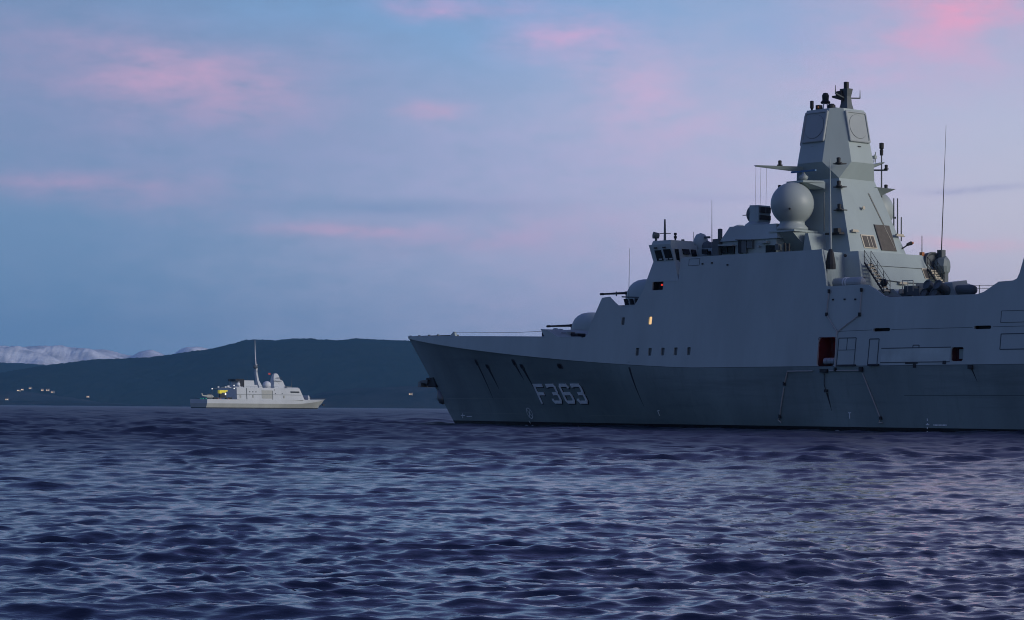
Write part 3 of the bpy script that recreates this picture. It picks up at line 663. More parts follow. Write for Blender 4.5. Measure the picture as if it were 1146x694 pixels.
# fire director on the chart house roof (round dish in front of a square cabinet)
c = at(847.2, 239.8, 3.0)
fd = MB().hexa([(c[0] - .25, 2.2, c[2] - .75), (c[0] + .85, 2.2, c[2] - .75), (c[0] + .85, 3.7, c[2] - .75), (c[0] - .25, 3.7, c[2] - .75)],
               [(c[0] - .25, 2.2, c[2] + .75), (c[0] + .85, 2.2, c[2] + .7), (c[0] + .85, 3.7, c[2] + .7), (c[0] - .25, 3.7, c[2] + .75)]).build('fire_director', M['grey'], ship, bevel=.06)
MB().lathe((c[0] - .25, 2.95, c[2]), (-1, 0, 0), [(0, .78), (.35, .74), (.55, .55), (.62, .3), (.66, .05), (1.5, .03)], 20).build('dish', M['mid'], fd, smooth=False)
MB().box((c[0] + .92, 2.95, c[2] + .3), (.1, 1.3, .5)).box((c[0] + .92, 2.95, c[2] - .35), (.1, 1.3, .4)).build('cabinet_back', M['black'], fd)
MB().lathe((c[0] + .1, 2.95, c[2] - 1.25), (0, 0, 1), [(0, .35), (.6, .3)], 12).build('pivot', M['dark'], fd)
MB().lathe((c[0] + .1, 2.95, 17.25), (0, 0, 1), [(-.3, 1.25), (.25, 1.15), (.55, .75), (.62, 0)], 20).build('director_base', M['grey'], fd, smooth=False)
# satcom dome behind the house, starboard side
c = at(828, 254, -3.0); MB().lathe((c[0], -3, c[2] - 1), (0, 0, 1), [(-1, .7), (0, .75)] + [(1.0 * 0 + .9 * math.sin(a) + .3, .95 * math.cos(a)) for a in np.linspace(-.3, 1.55, 9)], 24).build('satellite_dome', M['radome'], ship, smooth=True)

# --- tower mast
SC = 58.75
def octo(z, W, e, s=SC): return [(s + W, e, z), (s + W, -e, z), (s + e, -W, z), (s - e, -W, z), (s - W, -e, z), (s - W, e, z), (s - e, W, z), (s + e, W, z)]
tw = MB()
def sq(z, a, f, w): return [(SC + a, w, z), (SC + a, -w, z), (SC - f, -w, z), (SC - f, w, z)]
tw.loft([sq(13.0, 5.35, 4.6, 3.9), sq(14.9, 4.8, 4.1, 3.45), sq(21.0, 2.45, 2.35, 2.2)])
tower = tw.build('mast_tower', M['grey'], ship)
# undercut between the square tower and the eight-sided head: lower square corners meet the chamfers in points
a = [(SC + 2.45, 2.2, 21.0), (SC + 2.45, -2.2, 21.0), (SC - 2.35, -2.2, 21.0), (SC - 2.35, 2.2, 21.0)]
t = octo(22.38, 3.08, 1.38)
mb = MB().add(a + t, [(0, 1, 5, 4), (1, 2, 7, 6), (2, 3, 9, 8), (3, 0, 11, 10), (0, 4, 11), (1, 6, 5), (2, 8, 7), (3, 10, 9), (3, 2, 1, 0), tuple(range(4, 12))])
mb.build('mast_collar', M['grey'], ship)
head = MB().loft([octo(22.38, 3.08, 1.38), octo(26.95, 2.1, 1.28)]).build('mast_head', M['grey'], ship)
tilt = math.atan((3.08 - 2.1) / (26.95 - 22.38))
def array(ang):
    """flat square array face with raised rim and a round window, on the side that faces ang"""
    g = empty('radar_array', (SC, 0, 0), ang); g.parent = ship
    zc = 25.42; W = 3.08 - (zc - 22.38) * math.tan(tilt)
    def P(u, v, o): return (W + o * math.cos(tilt) - v * math.sin(tilt), u, zc + v * math.cos(tilt) + o * math.sin(tilt))
    h = 1.36; mb = MB(False)
    sqr = lambda q, o, r: [P(u, v, o) for u, v in rounded(2 * q * .94, 2 * q, r, 3)]
    mb.loft([sqr(h, -.02, .15), sqr(h, .17, .15), sqr(h - .07, .21, .15), sqr(h - .17, .21, .12), sqr(h - .2, .13, .12)])
    mb.build('array_frame', M['panel'], g)
    mb = MB(False); mb.loft([[P(1.03 * math.cos(i / 36 * 2 * math.pi), 1.03 * math.sin(i / 36 * 2 * math.pi), o) for i in range(36)] for o in (.12, .165)])
    mb.build('array_window', M['panel'], g)
    mb = MB(False); n = 36
    ro = [P(1.06 * math.cos(i / n * 2 * math.pi), 1.06 * math.sin(i / n * 2 * math.pi), .14) for i in range(n)]; ri = [P(1.03 * math.cos(i / n * 2 * math.pi), 1.03 * math.sin(i / n * 2 * math.pi), .145) for i in range(n)]
    mb.add(ro + ri, [(i, (i + 1) % n, n + (i + 1) % n, n + i) for i in range(n)]); mb.build('array_seal', M['mid'], g)
for k in range(4): array(k * math.pi / 2)
# small slits under the arrays
MB().box((SC, 2.72, 23.75), (.35, .12, .08)).box((SC + 2.8, 0.1, 23.75), (.12, .35, .08)).build('drain_slit', M['dark'], ship)
# top mast
MB().box((SC, 0, 26.99), (3.1, 3.1, .08)).build('mast_head_deck', M['grey'], ship)
tm = MB().loft([[(60.0 + a * k, b * k, z) for a, b in ((-.5, .42), (.5, .42), (.5, -.42), (-.5, -.42))] for z, k in ((26.9, 1.0), (27.5, .72), (28.1, .62), (28.35, .72), (28.75, .85), (28.76, .5))]).build('topmast', M['mid'], ship)
MB().lathe((60.0, 0, 28.6), (0, 0, 1), [(0, .22), (.72, .22), (.75, .1)], 12).build('topmast_cap', M['dark'], tm)
MB().hexa([(59.2, .9, 28.0), (60, .4, 27.7), (60, -.4, 27.7), (59.2, .1, 28.0)], [(59.2, .9, 28.15), (60, .4, 28.25), (60, -.4, 28.25), (59.2, .1, 28.15)]).hexa([(59.5, .75, 28.15), (59.9, .5, 28.2), (59.9, .1, 28.2), (59.5, .3, 28.15)], [(59.4, .75, 28.5), (59.9, .5, 28.6), (59.9, .1, 28.6), (59.4, .3, 28.5)]).build('topmast_bracket', M['dark'], tm)
c0, c1 = at(935, 104.5, 1.5), at(962.5, 110, -1.0)
MB().path([c0, (60, 0.2, 27.95), c1], .06).tube(c0, (c0[0], c0[1], c0[2] + .7), .05, .02).tube(c1, (c1[0], c1[1], c1[2] + .7), .05, .02).build('wind_sensor_arm', M['mid'], tm)
p = at(923.8, 121, 0.6)
bl = MB().lathe((p[0], p[1], 27.0), (0, 0, 1), [(.62, .38), (.75, .42), (.9, .27), (1.3, .3), (1.5, .2), (1.55, 0)], 14).build('dark_antenna', M['dark'], ship, smooth=False)
MB().path([(p[0] - .35, p[1], 27), (p[0] - .2, p[1], 27.65)], .05).path([(p[0] + .35, p[1], 27), (p[0] + .2, p[1], 27.65)], .05).path([(p[0], p[1] + .3, 27), (p[0], p[1] + .2, 27.65)], .05).path([(p[0], p[1] - .3, 27), (p[0], p[1] - .2, 27.65)], .05).build('antenna_frame', M['white'], bl)
p = at(908.6, 119, 1.6); MB().lathe((p[0], p[1], 26.95), (0, 0, 1), [(0, .08), (.2, .1), (.25, .16), (.85, .16), (.9, 0)], 10).build('dark_antenna', M['dark'], ship)
p = at(916.5, 120, 1.2); MB().box((p[0], p[1], 27.2), (.4, .4, .5)).build('dark_antenna', M['dark'], ship)
p = at(915.7, 120, 1.4); MB().box((p[0], p[1], 27.25), (.16, .16, .2)).build('amber_light', M['orange'], ship)
p = at(930.5, 119, .8); MB().lathe((p[0], p[1], 26.95), (0, 0, 1), [(0, .35), (.4, .35), (.55, .2), (.58, 0)], 12).build('dark_antenna', M['dark'], ship)
# yards, sponsons, navigation lights
def yard(a, b, w0, h0, w1, h1, m='grey', name='yardarm'):
    a, b = Vector(a), Vector(b)
    return MB().hexa([(a.x - w0 * .2, a.y, a.z - h0), (a.x + w0 * .2, a.y, a.z - h0), (a.x + w0, a.y, a.z), (a.x - w0, a.y, a.z)], [(b.x - w1 * .2, b.y, b.z - h1), (b.x + w1 * .2, b.y, b.z - h1), (b.x + w1, b.y, b.z), (b.x - w1, b.y, b.z)]).build(name, M[m], ship)
def navlight(x, y, p, s=1.0):
    c = at(x, y, p)
    g = MB().lathe((c[0], c[1], c[2]), (0, 0, 1), [(-.18 * s, .1), (-.18 * s, .24 * s), (-.1 * s, .24 * s), (-.1 * s, .14 * s), (.22 * s, .16 * s), (.26 * s, .08 * s), (.27 * s, 0)], 12).build('navigation_light', M['dark'], ship)
    return g
y1 = yard((57.4, 2.55, 22.15), at(845.5, 185, 7.0), .55, .45, .18, .12)
for x, d_ in ((846, 62), (851.5, 57), (858, 54)):
    a = at(x, 187 + (x - 846) * .1, 7.0 - (x - 846) * .12); b = at(x - 1.0, 187 + d_, 5.0); MB().tube(a, b, .012, n=5).build('stay_wire', M['rope'], ship)
navlight(872.8, 183, 4.6); navlight(872.6, 210.5, 3.6)
yard((59.6, -2.3, 22.4), at(988, 181.5, -5.0), .55, .55, .25, .15)
rod('pole_antenna', 986.6, 222, 986.6, 166, -4.6, .07, .05, M['mid']); MB().lathe(at(986.6, 174, -4.6), (0, 0, 1), [(0, .14), (.45, .16), (.5, .1), (.6, .2), (1.05, .2), (1.1, 0)], 10).build('antenna_head', M['dark'], ship)
MB().path([at(978, 182, -3.2), at(978.6, 173, -3.2)], .05).path([at(979.8, 182, -3.4), at(979.9, 170, -3.4)], .04).box(at(978.8, 176, -3.3), (.3, .3, .25)).build('wind_sensor', M['radome'], ship)
rod('antenna_arm', 976, 190.5, 993, 190.5, -4.4, .07, .07, M['mid']); navlight(991.8, 187.5, -4.4, .9)
c = at(984, 211.5, -3.6); MB().hexa([(59.0, -2.3, c[2] - .95), (60.0, -2.3, c[2] - .95), (60.0, -3.2, c[2] - .95), (59.6, -3.2, c[2] - .95)], [(58.8, -2.0, c[2]), (61.5, -2.0, c[2]), (61.4, -4.7, c[2]), (59.4, -4.7, c[2])]).build('mast_sponson', M['grey'], ship)
navlight(991.5, 210, -4.2)
for x, y, p in ((938.5, 180, 2.9), (938.8, 206, 2.7), (939.3, 232, 3.0)):
    navlight(x, y, p, 1.1); c = at(x, y + 3, p); MB().box((c[0] - .1, c[1] - .25, c[2]), (.9, .7, .08)).build('light_bracket', M['dark'], ship)
c = at(971.5, 234.5, -.6); MB().lathe((SC + 3.4, 0.5, c[2]), (1, 0, .2), [(0, .06), (.3, .16), (.34, 0)], 10).build('camera_dome', M['cream'], ship)
# navigation radar on its bracket
c = at(899.5, 197, 4.2)
nr = MB().prism([(57.0, 2.6), (60.2, 2.9), (59.3, 4.5), (57.4, 4.5)], c[2] - .55, c[2] - .38).prism([(58.0, 2.6), (60.2, 2.8), (59.0, 3.5), (58.4, 3.5)], c[2] - 1.05, c[2] - .5, [(57.3, 2.6), (60.2, 2.8), (59.3, 4.3), (57.6, 4.3)]).build('radar_bracket', M['grey'], ship)
MB().lathe((c[0], c[1], c[2] - .4), (0, 0, 1), [(0, .14), (.15, .34), (.35, .38), (.5, .2), (.62, .1), (.75, .1)], 16).build('radar_motor', M['radome'], nr, smooth=True)
a, b = at(886, 191.2, 4.2), at(913, 190.8, 4.2); MB().hexa([(a[0], 4.12, c[2] + .32), (b[0], 4.12, c[2] + .32), (b[0], 4.3, c[2] + .32), (a[0], 4.3, c[2] + .32)], [(a[0], 4.12, c[2] + .46), (b[0], 4.12, c[2] + .46), (b[0], 4.3, c[2] + .46), (a[0], 4.3, c[2] + .46)]).build('radar_bar', M['blue'], nr)
# --- the two big radomes
def radome(sg):
    zc = 18.82; r = 1.8; c = (58.55, sg * 5.0, zc)
    prof = [(-2.25, 1.2), (-2.2, 1.32), (-2.0, 1.32), (-1.75, 1.08), (-1.5, 1.02)] + [(r * math.sin(a), r * math.cos(a)) for a in np.linspace(-.94, math.pi / 2 - .01, 18)]
    g = MB().lathe(c, (0, 0, 1), prof, 40).build('radome', M['radome'], ship, smooth=True)
    pl = MB().box((58.55, sg * 4.85, zc - 2.32), (2.9, 2.9, .14)).hexa([(57.4, sg * 2.9, zc - 4.6), (59.9, sg * 2.9, zc - 4.6), (59.9, sg * 3.6, zc - 4.6), (57.4, sg * 3.6, zc - 4.6)],
        [(57.3, sg * 2.7, zc - 2.4), (60.2, sg * 2.7, zc - 2.4), (59.7, sg * 6.2, zc - 2.4), (57.3, sg * 6.2, zc - 2.4)]).build('pedestal', M['grey'], g)
    MB().tube((59.6, sg * 6.42, zc - .55), (59.75, sg * 6.6, zc - .55), .09).build('fitting', M['dark'], g)
radome(1); radome(-1)
MB().hexa([(59.9, 5.4, 13.2), (61.6, 5.4, 13.2), (61.6, 3.4, 13.2), (59.9, 3.4, 13.2)], [(60.2, 5.2, 16.3), (60.5, 5.2, 16.3), (60.5, 3.0, 16.3), (60.2, 3.0, 16.3)]).build('mast_buttress', M['grey'], ship)
# --- after deck house under the mast
DHA = [(49.9, 4.9, 10.7), (66.95, 5.65, 10.7), (66.95, -5.65, 10.7), (49.9, -4.9, 10.7)]
dh = MB().hexa(DHA, [(50, 4.22, 14.66), (65.15, 4.22, 14.66), (65.15, -4.22, 14.66), (50, -4.22, 14.66)]).build('deck_house', M['grey'], ship)
def aft(u, z, o=0.0):     # a point on the sloped after face of the deck house, u to port
    k = (14.66 - z) / (14.66 - 10.7); return (65.15 + 1.8 * k + o, u, z)
def aftmast(u, z, o=0.0):
    k = (21 - z) / 6.1; return (SC + 2.45 + 2.35 * k + o, u, z)
def quad(fn, u0, u1, z0, z1, m, name, o=.06, parent=None):
    q = [fn(u0, z0, o), fn(u1, z0, o), fn(u1, z1, o), fn(u0, z1, o)]
    return MB().add(q + [(x - .12, y, z) for x, y, z in q], [(0, 1, 2, 3), (7, 6, 5, 4), (0, 4, 5, 1), (1, 5, 6, 2), (2, 6, 7, 3), (3, 7, 4, 0)]).build(name, m, parent or ship)
vf = quad(aftmast, 1.65, .0, 15.1, 16.25, M['cream'], 'ventilation_frame'); quad(aftmast, 1.5, .15, 15.2, 16.15, M['brown'], 'ventilation_screen', .1, vf)
for u in (.62, 1.02): quad(aftmast, u, u - .06, 15.2, 16.15, M['cream'], 'ventilation_bar', .13, vf)
quad(aftmast, -.5, -2.35, 15.0, 17.2, M['brown'], 'ventilation_panel', .05); quad(aftmast, -.42, -.5, 15.0, 17.2, M['dark'], 'panel_edge', .08)
mb = MB(); mb.path([aftmast(-.95, 19.9, .05), aftmast(-2.25, 15.3, .05)], .022); mb.build('cable_run', M['mid'], ship)
MB().path([aftmast(-.9, 19.9, .05), aftmast(-2.2, 15.3, .05)], .02).build('cable_run', M['cream'], ship)
def lampbar(c, w=.7, name='deck_light'): return MB().box(c, (.22, w, .2)).box((c[0] + .1, c[1], c[2] - .08), (.1, w * 1.25, .08)).build(name, M['cream'], ship, bevel=.04)
lampbar(aftmast(2.4, 16.5, .2)); lampbar(aftmast(-3.0, 16.4, .3), .9); lampbar(aft(.3, 12.15, .2), .9); lampbar(aft(-3.4, 12.2, .2), .9)
p = at(1016, 274, -3.6); MB().tube((p[0] - .3, p[1] + .5, p[2] - .4), (p[0], p[1], p[2]), .06).tube((p[0], p[1] + .1, p[2]), (p[0] + .15, p[1] - .3, p[2] + .15), .12, .17).build('floodlight', M['dark'], ship)
MB().box((p[0] + .2, p[1] - .36, p[2] + .17), (.1, .18, .18)).build('floodlight_lens', M['orange'], ship)
for x, y0, y1 in ((1004.5, 262, 222), (1008.7, 270, 243), (1000.3, 255, 222)): rod('pole_antenna', x, y0, x, y1, -4.2, .06, .05, M['mid'])
quad(aft, -2.95, -3.65, 12.65, 13.55, M['cream'], 'ventilation_frame'); quad(aft, -3.05, -3.55, 12.72, 13.45, M['brown'], 'ventilation_screen', .09)
mb = MB()
for z in (13.5,): mb.path([aft(3.9, z, .03), aft(-4.2, z, .03)], .022)
mb.path([aft(2.9, 12.35, .08), aft(-.2, 12.2, .08), aft(-3.6, 12.25, .08)], .04)
mb.build('pipe_run', M['seam'], ship)
MB().hexa([(64.2, 3.6, 10.7), (69.2, 3.6, 10.7), (69.2, -5.2, 10.7), (64.2, -5.2, 10.7)], [(64.2, 3.4, 11.5), (68.2, 3.4, 11.5), (68.2, -5.0, 11.5), (64.2, -5.0, 11.5)]).build('deck_house_step', M['grey'], ship)
# ladders
def ladder(a, b, w, n, name='ladder'):
    a, b = Vector(a), Vector(b); mb = MB()
    for o in (0, w): mb.path([a + Vector((0, -o, 0)), b + Vector((0, -o, 0))], .07)
    g = mb.build(name, M['dark'], ship)
    st_ = MB()
    for i in range(n): c = a.lerp(b, (i + .7) / (n + .4)); st_.box((c.x, c.y - w / 2, c.z), (.34, w - .1, .13))
    st_.build('treads', M['cream'], g)
    rl = MB()
    for o in (-.02, w + .02):
        for h in (.55, 1.0): rl.path([a + Vector((0, -o, h)), b + Vector((0, -o, h))], .018)
        for k in range(4): c = a.lerp(b, k / 3); rl.path([c + Vector((0, -o, 0)), c + Vector((0, -o, 1.0))], .025)
    rl.build('handrail', M['dark'], g)
ladder(at(967.5, 294, 4.3), at(989, 327.5, 4.6), .75, 9)
ladder(at(1038, 301, -3.6), at(1050, 318, -3.6), .8, 6)
# folded boat-deck wing end: light after face that sweeps inboard
for sg in (1,):
    pts = [(65.25, side(65.2, 14.5)), (64.6, 7.6), (64.0, 6.4), (63.6, 5.2), (63.45, 4.0)]; bot = [(66.15, side(66, 11.5)), (65.6, 8.2), (65.2, 7.2), (65.0, 6.2), (64.9, 5.0)]
    mb = MB(); n = len(pts)
    A = [(s, sg * p, 14.58) for s, p in pts] + [(s, sg * (p - .04), 10.7) for s, p in bot]
    Bk = [(s - .8, sg * (p - .1), 14.57) for s, p in pts] + [(s - .9, sg * (p - .1), 10.7) for s, p in bot]
    mb.add(A + Bk, [(i, i + 1, n + i + 1, n + i) for i in range(n - 1)] + [(2 * n + i, 2 * n + n + i, 2 * n + n + i + 1, 2 * n + i + 1) for i in range(n - 1)] + [(i, 2 * n + i, 2 * n + i + 1, i + 1) for i in range(n - 1)] + [(0, n, 3 * n, 2 * n), (n - 1, 3 * n - 1, 4 * n - 1, 2 * n - 1)])
    mb.build('wing_end', M['grey'], ship)
MB().tube(at(945.5, 285, 5.0), at(946.5, 287, 5.0), .12).box(at(965, 312, 5.6), (.4, .3, .25)).build('fitting', M['dark'], ship)
# tall whip antennas with bases
a = at(929.6, 297, 7.9); b = at(929.0, 178, 7.9)
wp = MB().lathe((a[0], a[1], a[2]), (0, 0, 1), [(-.3, .42), (.1, .42), (1.0, .26), (1.3, .12)], 10).build('antenna_base', M['dark'], ship)
MB().tube((a[0], a[1], a[2] + 1.2), ((a[0] + b[0]) / 2, a[1], (a[2] + b[2]) / 2), .11, .07).tube(((a[0] + b[0]) / 2, a[1], (a[2] + b[2]) / 2), b, .07, .02).build('whip_antenna', M['radome'], wp)
rod('pole_antenna', 922.4, 259, 922.4, 215, 3.6, .05, .04, M['mid']); MB().box(at(934, 261.5, 3.6), (1.6, .6, .16)).box(at(937, 259, 3.7), (.5, .4, .5)).build('light_bracket', M['dark'], ship)
rod('whip_antenna', 1053.2, 292, 1058.8, 140, -5.0, .05, .012, M['dark'])
rod('pole_antenna', 1031.8, 286, 1031.8, 264, -3.8, .04, .03, M['dark']); MB().box(at(1031.8, 285, -3.8), (.3, .3, .4)).build('antenna_base', M['orange'], ship)
# decoy launcher drums and a big faceted cover at the starboard edge
c = at(1053.5, 298, -5.2); dc = MB().lathe(c, (.9, -.4, 0), [(-.45, .2), (-.45, .62), (-.1, .84), (.42, .84), (.62, .6), (.68, .1)], 8).build('decoy_launcher', M['steel2'], ship)
MB().hexa([(c[0] - .3, c[1] - .3, c[2] - 1.6), (c[0] + .5, c[1] - .3, c[2] - 1.6), (c[0] + .5, c[1] + .3, c[2] - 1.6), (c[0] - .3, c[1] + .3, c[2] - 1.6)], [(c[0] - .3, c[1] - .3, c[2]), (c[0] + .5, c[1] - .3, c[2]), (c[0] + .5, c[1] + .3, c[2]), (c[0] - .3, c[1] + .3, c[2])]).box((c[0], c[1], c[2] + 1.05), (.5, .5, .6)).build('launcher_stand', M['mid'], dc)
c = at(1041, 294, -4.6); dc = MB().lathe(c, (1, 0.2, .1), [(-.7, .5), (-.4, .85), (.5, .85), (.52, .75), (.35, .6), (.3, .05)], 14).build('decoy_launcher', M['mid'], ship)
# life raft canister lying on the cut-down bulwark
a = at(935, 317.2, 7.6); b = at(967, 315.6, 7.6)
lr = MB().lathe(a, Vector(b) - Vector(a), [(0, .0), (.0, .40), (2.35, .43), (2.75, .43), (2.95, .33), (3.02, .05)], 20).build('life_raft_canister', M['canister'], ship)
d_ = (Vector(b) - Vector(a)).normalized()
for k in (1.05, 1.32): MB().lathe(Vector(a) + d_ * k, d_, [(0, .43), (.01, .445), (.12, .445), (.13, .43)], 20).build('strap', M['white'], lr)
MB().box((a[0] + .7, 7.6, a[2] - .55), (.3, .8, .3)).box((a[0] + 2.3, 7.6, a[2] - .55), (.3, .8, .3)).build('cradle', M['dark'], lr)
# missile canisters: open tube mouths pointing to port and aft
TUBES = [(1033.5, 328, 4.6), (1045, 327.5, 4.6), (1037.5, 318.5, 4.6), (1049.5, 318.5, 4.6)]
for x, y, p in TUBES:
    c = Vector(at(x, y, p)); ax = Vector((-.1, 1, .45)).normalized()
    g = MB().lathe(c, ax, [(-1.6, .0), (-1.6, .36), (-.1, .36), (-.1, .4), (.06, .4), (.06, .3), (.0, .28), (-.02, 0)], 18).build('missile_tube', M['mid'], ship)
c = Vector(at(1061.5, 322, 3.6)); MB().lathe(c, (0, 1, 0), [(-2.4, 0), (-2.4, .42), (0, .42), (.02, .33), (-.1, .3), (-.1, 0)], 20).build('missile_tube', M['radome'], ship)
c = at(1070, 322, 2.6); MB().hexa([(c[0] - .8, 1.8, 9.7), (c[0] + 1.1, 1.8, 9.7), (c[0] + 1.1, 3.6, 9.7), (c[0] - .8, 3.6, 9.7)], [(c[0] - .9, 1.8, 12.0), (c[0] + .4, 1.8, 12.05), (c[0] + .4, 3.6, 11.8), (c[0] - .9, 3.6, 11.8)]).build('launcher_frame', M['radome'], ship)
c = Vector(at(1089, 324.5, 3.0)); g = MB().lathe(c, (1, 0, 0), [(-2.0, 0), (-2.0, .42), (-.1, .42), (.2, .3), (.28, 0)], 16).build('float_canister', M['mid'], ship)
for x, y, w in ((1013, 326, .9), (1020, 322, 1.1), (1028, 325, .6), (1003, 329.5, .5)):
    c = at(x, y, 3.0); MB().box((c[0], c[1], c[2] - .25), (w, .6, .8)).build('deck_locker', M['mid'], ship, bevel=.05)
MB().path([at(1010, 327, 3.3), at(1010, 314, 3.3), at(1022, 314, 3.3), at(1022, 326, 3.3)], .04).path([at(1016, 327, 3.3), at(1016, 314, 3.3)], .03).build('deck_frame', M['cream'], ship)
MB().box(at(1009, 326, 3.5), (.3, .2, .35)).box(at(1031, 320, 2.5), (.9, .3, .4)).build('deck_fitting', M['cream'], ship)
c = at(991.5, 317, 4.2); MB().lathe(c, (0, 1, .1), [(0, .1), (.1, .3), (.3, .33), (.35, .1)], 10).box((c[0] - .3, c[1], c[2]), (.5, .2, .16)).build('hose_reel', M['dark'], ship)
mb = MB()
for x in (1082, 1096, 1112): mb.path([at(x, 329, -7.5), at(x, 319, -7.5)], .04)
for y in (319.5, 323): mb.path([at(1082, y, -7.5), at(1116, y, -7.5)], .02)
mb.build('guard_rail', M['mid'], ship)
# aft superstructure beyond the gap (mostly outside the picture)
MB().prism([(87.2, 8.0), (112.4, 8.0), (112.4, -8.0), (87.2, -8.0)], 10.8, 17.2, [(87.4, 7.9), (112.2, 7.9), (112.2, -7.9), (87.4, -7.9)]).build('hangar', M['grey'], ship)
MB().prism([(88.5, 3.5), (97, 3.5), (97, -3.5), (88.5, -3.5)], 17.25, 23, [(90, 2.6), (96, 2.6), (96, -2.6), (90, -2.6)]).build('funnel', M['grey'], ship)

# --- things on the skin of the hull
def on(s, z, o=0.02): return (s, skin(s, z) + o, z)
def strip(pts, w, m, name, o=.02, dark=None):     # ribbon along (s,z) points on the skin
    mb = MB()
    for (s0, z0), (s1, z1) in zip(pts, pts[1:]):
        d = Vector((s1 - s0, z1 - z0)); Ln = d.length; n = max(1, int(Ln / .8)); nv = Vector((-d.y, d.x)) / Ln * w / 2
        for k in range(n):
            a, b = k / n, (k + 1) / n
            q = [(s0 + d.x * a + nv.x, z0 + d.y * a + nv.y), (s0 + d.x * b + nv.x, z0 + d.y * b + nv.y), (s0 + d.x * b - nv.x, z0 + d.y * b - nv.y), (s0 + d.x * a - nv.x, z0 + d.y * a - nv.y)]
            mb.add([on(s, z, o) for s, z in q] + [on(s, z, -.03) for s, z in q], [(0, 1, 2, 3), (7, 6, 5, 4), (0, 4, 5, 1), (1, 5, 6, 2), (2, 6, 7, 3), (3, 7, 4, 0)])
    return mb.build(name, m, ship) if name else mb
# pennant number, block strokes with cut corners; a black shadow behind
def glyph(ch, s0, z0, w, h, t):
    c = .32; W, H = w, h
    if ch == 'F': P = [[(t / 2, 0), (t / 2, H)], [(0, H - t / 2), (W, H - t / 2)], [(t / 2, H * .5), (W * .78, H * .5)]]
    if ch == '3': P = [[(0, H - t / 2), (W - c, H - t / 2), (W - t / 2, H - c), (W - t / 2, H * .5 + c * .55), (W - c * .9, H * .5), (W - t / 2, H * .5 - c * .55), (W - t / 2, c), (W - c, t / 2), (c, t / 2), (t / 2, c), (t / 2, H * .25)], [(W * .35, H * .5), (W - c * .8, H * .5)], [(t / 2, H * .8), (t / 2, H - c * .6), (c * .6, H - t / 2)]]
    if ch == '6': P = [[(W - t / 2, H * .78), (W - t / 2, H - c), (W - c, H - t / 2), (c, H - t / 2), (t / 2, H - c), (t / 2, c), (c, t / 2), (W - c, t / 2), (W - t / 2, c), (W - t / 2, H * .5 - c * .6), (W - c, H * .5), (t / 2, H * .5)]]
    return [[(s0 + a, z0 + b) for a, b in l] for l in P]
def number(m, name, o, ds, dz, lift):
    v = []; f = []
    for ch, s0 in (('F', 27.3), ('3', 29.65), ('6', 31.95), ('3', 34.1)):
        w = 1.66; t = .31
        for line in glyph(ch, s0 + ds, 2.12 + dz, w if ch != 'F' else 1.75, 1.82, t):
            for q in range(len(line) - 1):
                a, b = Vector(line[q]), Vector(line[q + 1]); d = (b - a).normalized()
                if q > 0: a = a - d * t * .25
                if q < len(line) - 2: b = b + d * t * .25
                lift += .0012
                mb = strip([tuple(a), tuple(b)], t * (.92 if abs(d.x) > .5 else 1.0), None, None, lift)
                n = len(v); v += mb.v; f += [tuple(i + n for i in ff) for ff in mb.f]
    M_ = MB(); M_.v = v; M_.f = f
    return M_.build(name, m, ship)
number(M['black'], 'number_shadow', 0, .08, -.07, .012)
number(M['number'], 'pennant_number', 0, 0, 0, .05)
# draught marks and the thruster emblem
mb = MB(); c = at(593, 462.5, low); n = 20
for rr, ww in ((.52, .07),):
    for i in range(n):
        a0, a1 = 2 * math.pi * i / n, 2 * math.pi * (i + 1) / n
        q = [(c[0] + math.cos(a0) * rr * 1.0, c[2] + math.sin(a0) * rr), (c[0] + math.cos(a1) * rr, c[2] + math.sin(a1) * rr), (c[0] + math.cos(a1) * (rr - ww), c[2] + math.sin(a1) * (rr - ww)), (c[0] + math.cos(a0) * (rr - ww), c[2] + math.sin(a0) * (rr - ww))]
        mb.add([on(s, z, .03) for s, z in q], [(0, 1, 2, 3)])
for k in (0, 1):
    d0 = Vector((math.cos(R(45 + 90 * k)), math.sin(R(45 + 90 * k)))) * .46; nn = Vector((-d0.y, d0.x)).normalized() * .035
    q = [(c[0] + d0.x + nn.x, c[2] + d0.y + nn.y), (c[0] - d0.x + nn.x, c[2] - d0.y + nn.y), (c[0] - d0.x - nn.x, c[2] - d0.y - nn.y), (c[0] + d0.x - nn.x, c[2] + d0.y - nn.y)]
    mb.add([on(s, z, .032 + k * .002) for s, z in q], [(0, 1, 2, 3)])
mb.build('thruster_emblem', M['number'], ship)
def skinlines(lines, w, m, name, o=.02):
    M_ = MB()
    for i, l in enumerate(lines):
        mb = strip(l, w, None, None, o + .0015 * (i % 7)); n = len(M_.v); M_.v += mb.v; M_.f += [tuple(k + n for k in ff) for ff in mb.f]
    return M_.build(name, m, ship)
def L2(*pts): return [(at(x, y, skin)[0], at(x, y, skin)[2]) for x, y in pts]
skinlines([L2((518, 463), (518, 468)), L2((516, 465), (520, 465)), L2((522.5, 466.2), (528, 466.2)), L2((592, 471), (594, 474)), L2((736, 459.5), (738.5, 465.5)), L2((736, 460), (738, 459.5)),
           L2((949.5, 462), (952.5, 462)), L2((951, 462), (951, 468.5)), L2((1038, 468.5), (1038, 471)), L2((1038, 473.5), (1038, 475.5)), L2((1036.5, 475.4), (1040, 475.4)), L2((1038, 478), (1038, 480)), L2((1038, 482.5), (1038, 484.5))], .07, M['number'], 'draught_mark', .03)
skinlines([[(a[0] + k * .13, a[2]), (a[0] + k * .13 + .07, a[2])] for a in [at(1045, 475.8, low)] for k in range(10)], .11, M['number'], 'load_line_mark', .03)
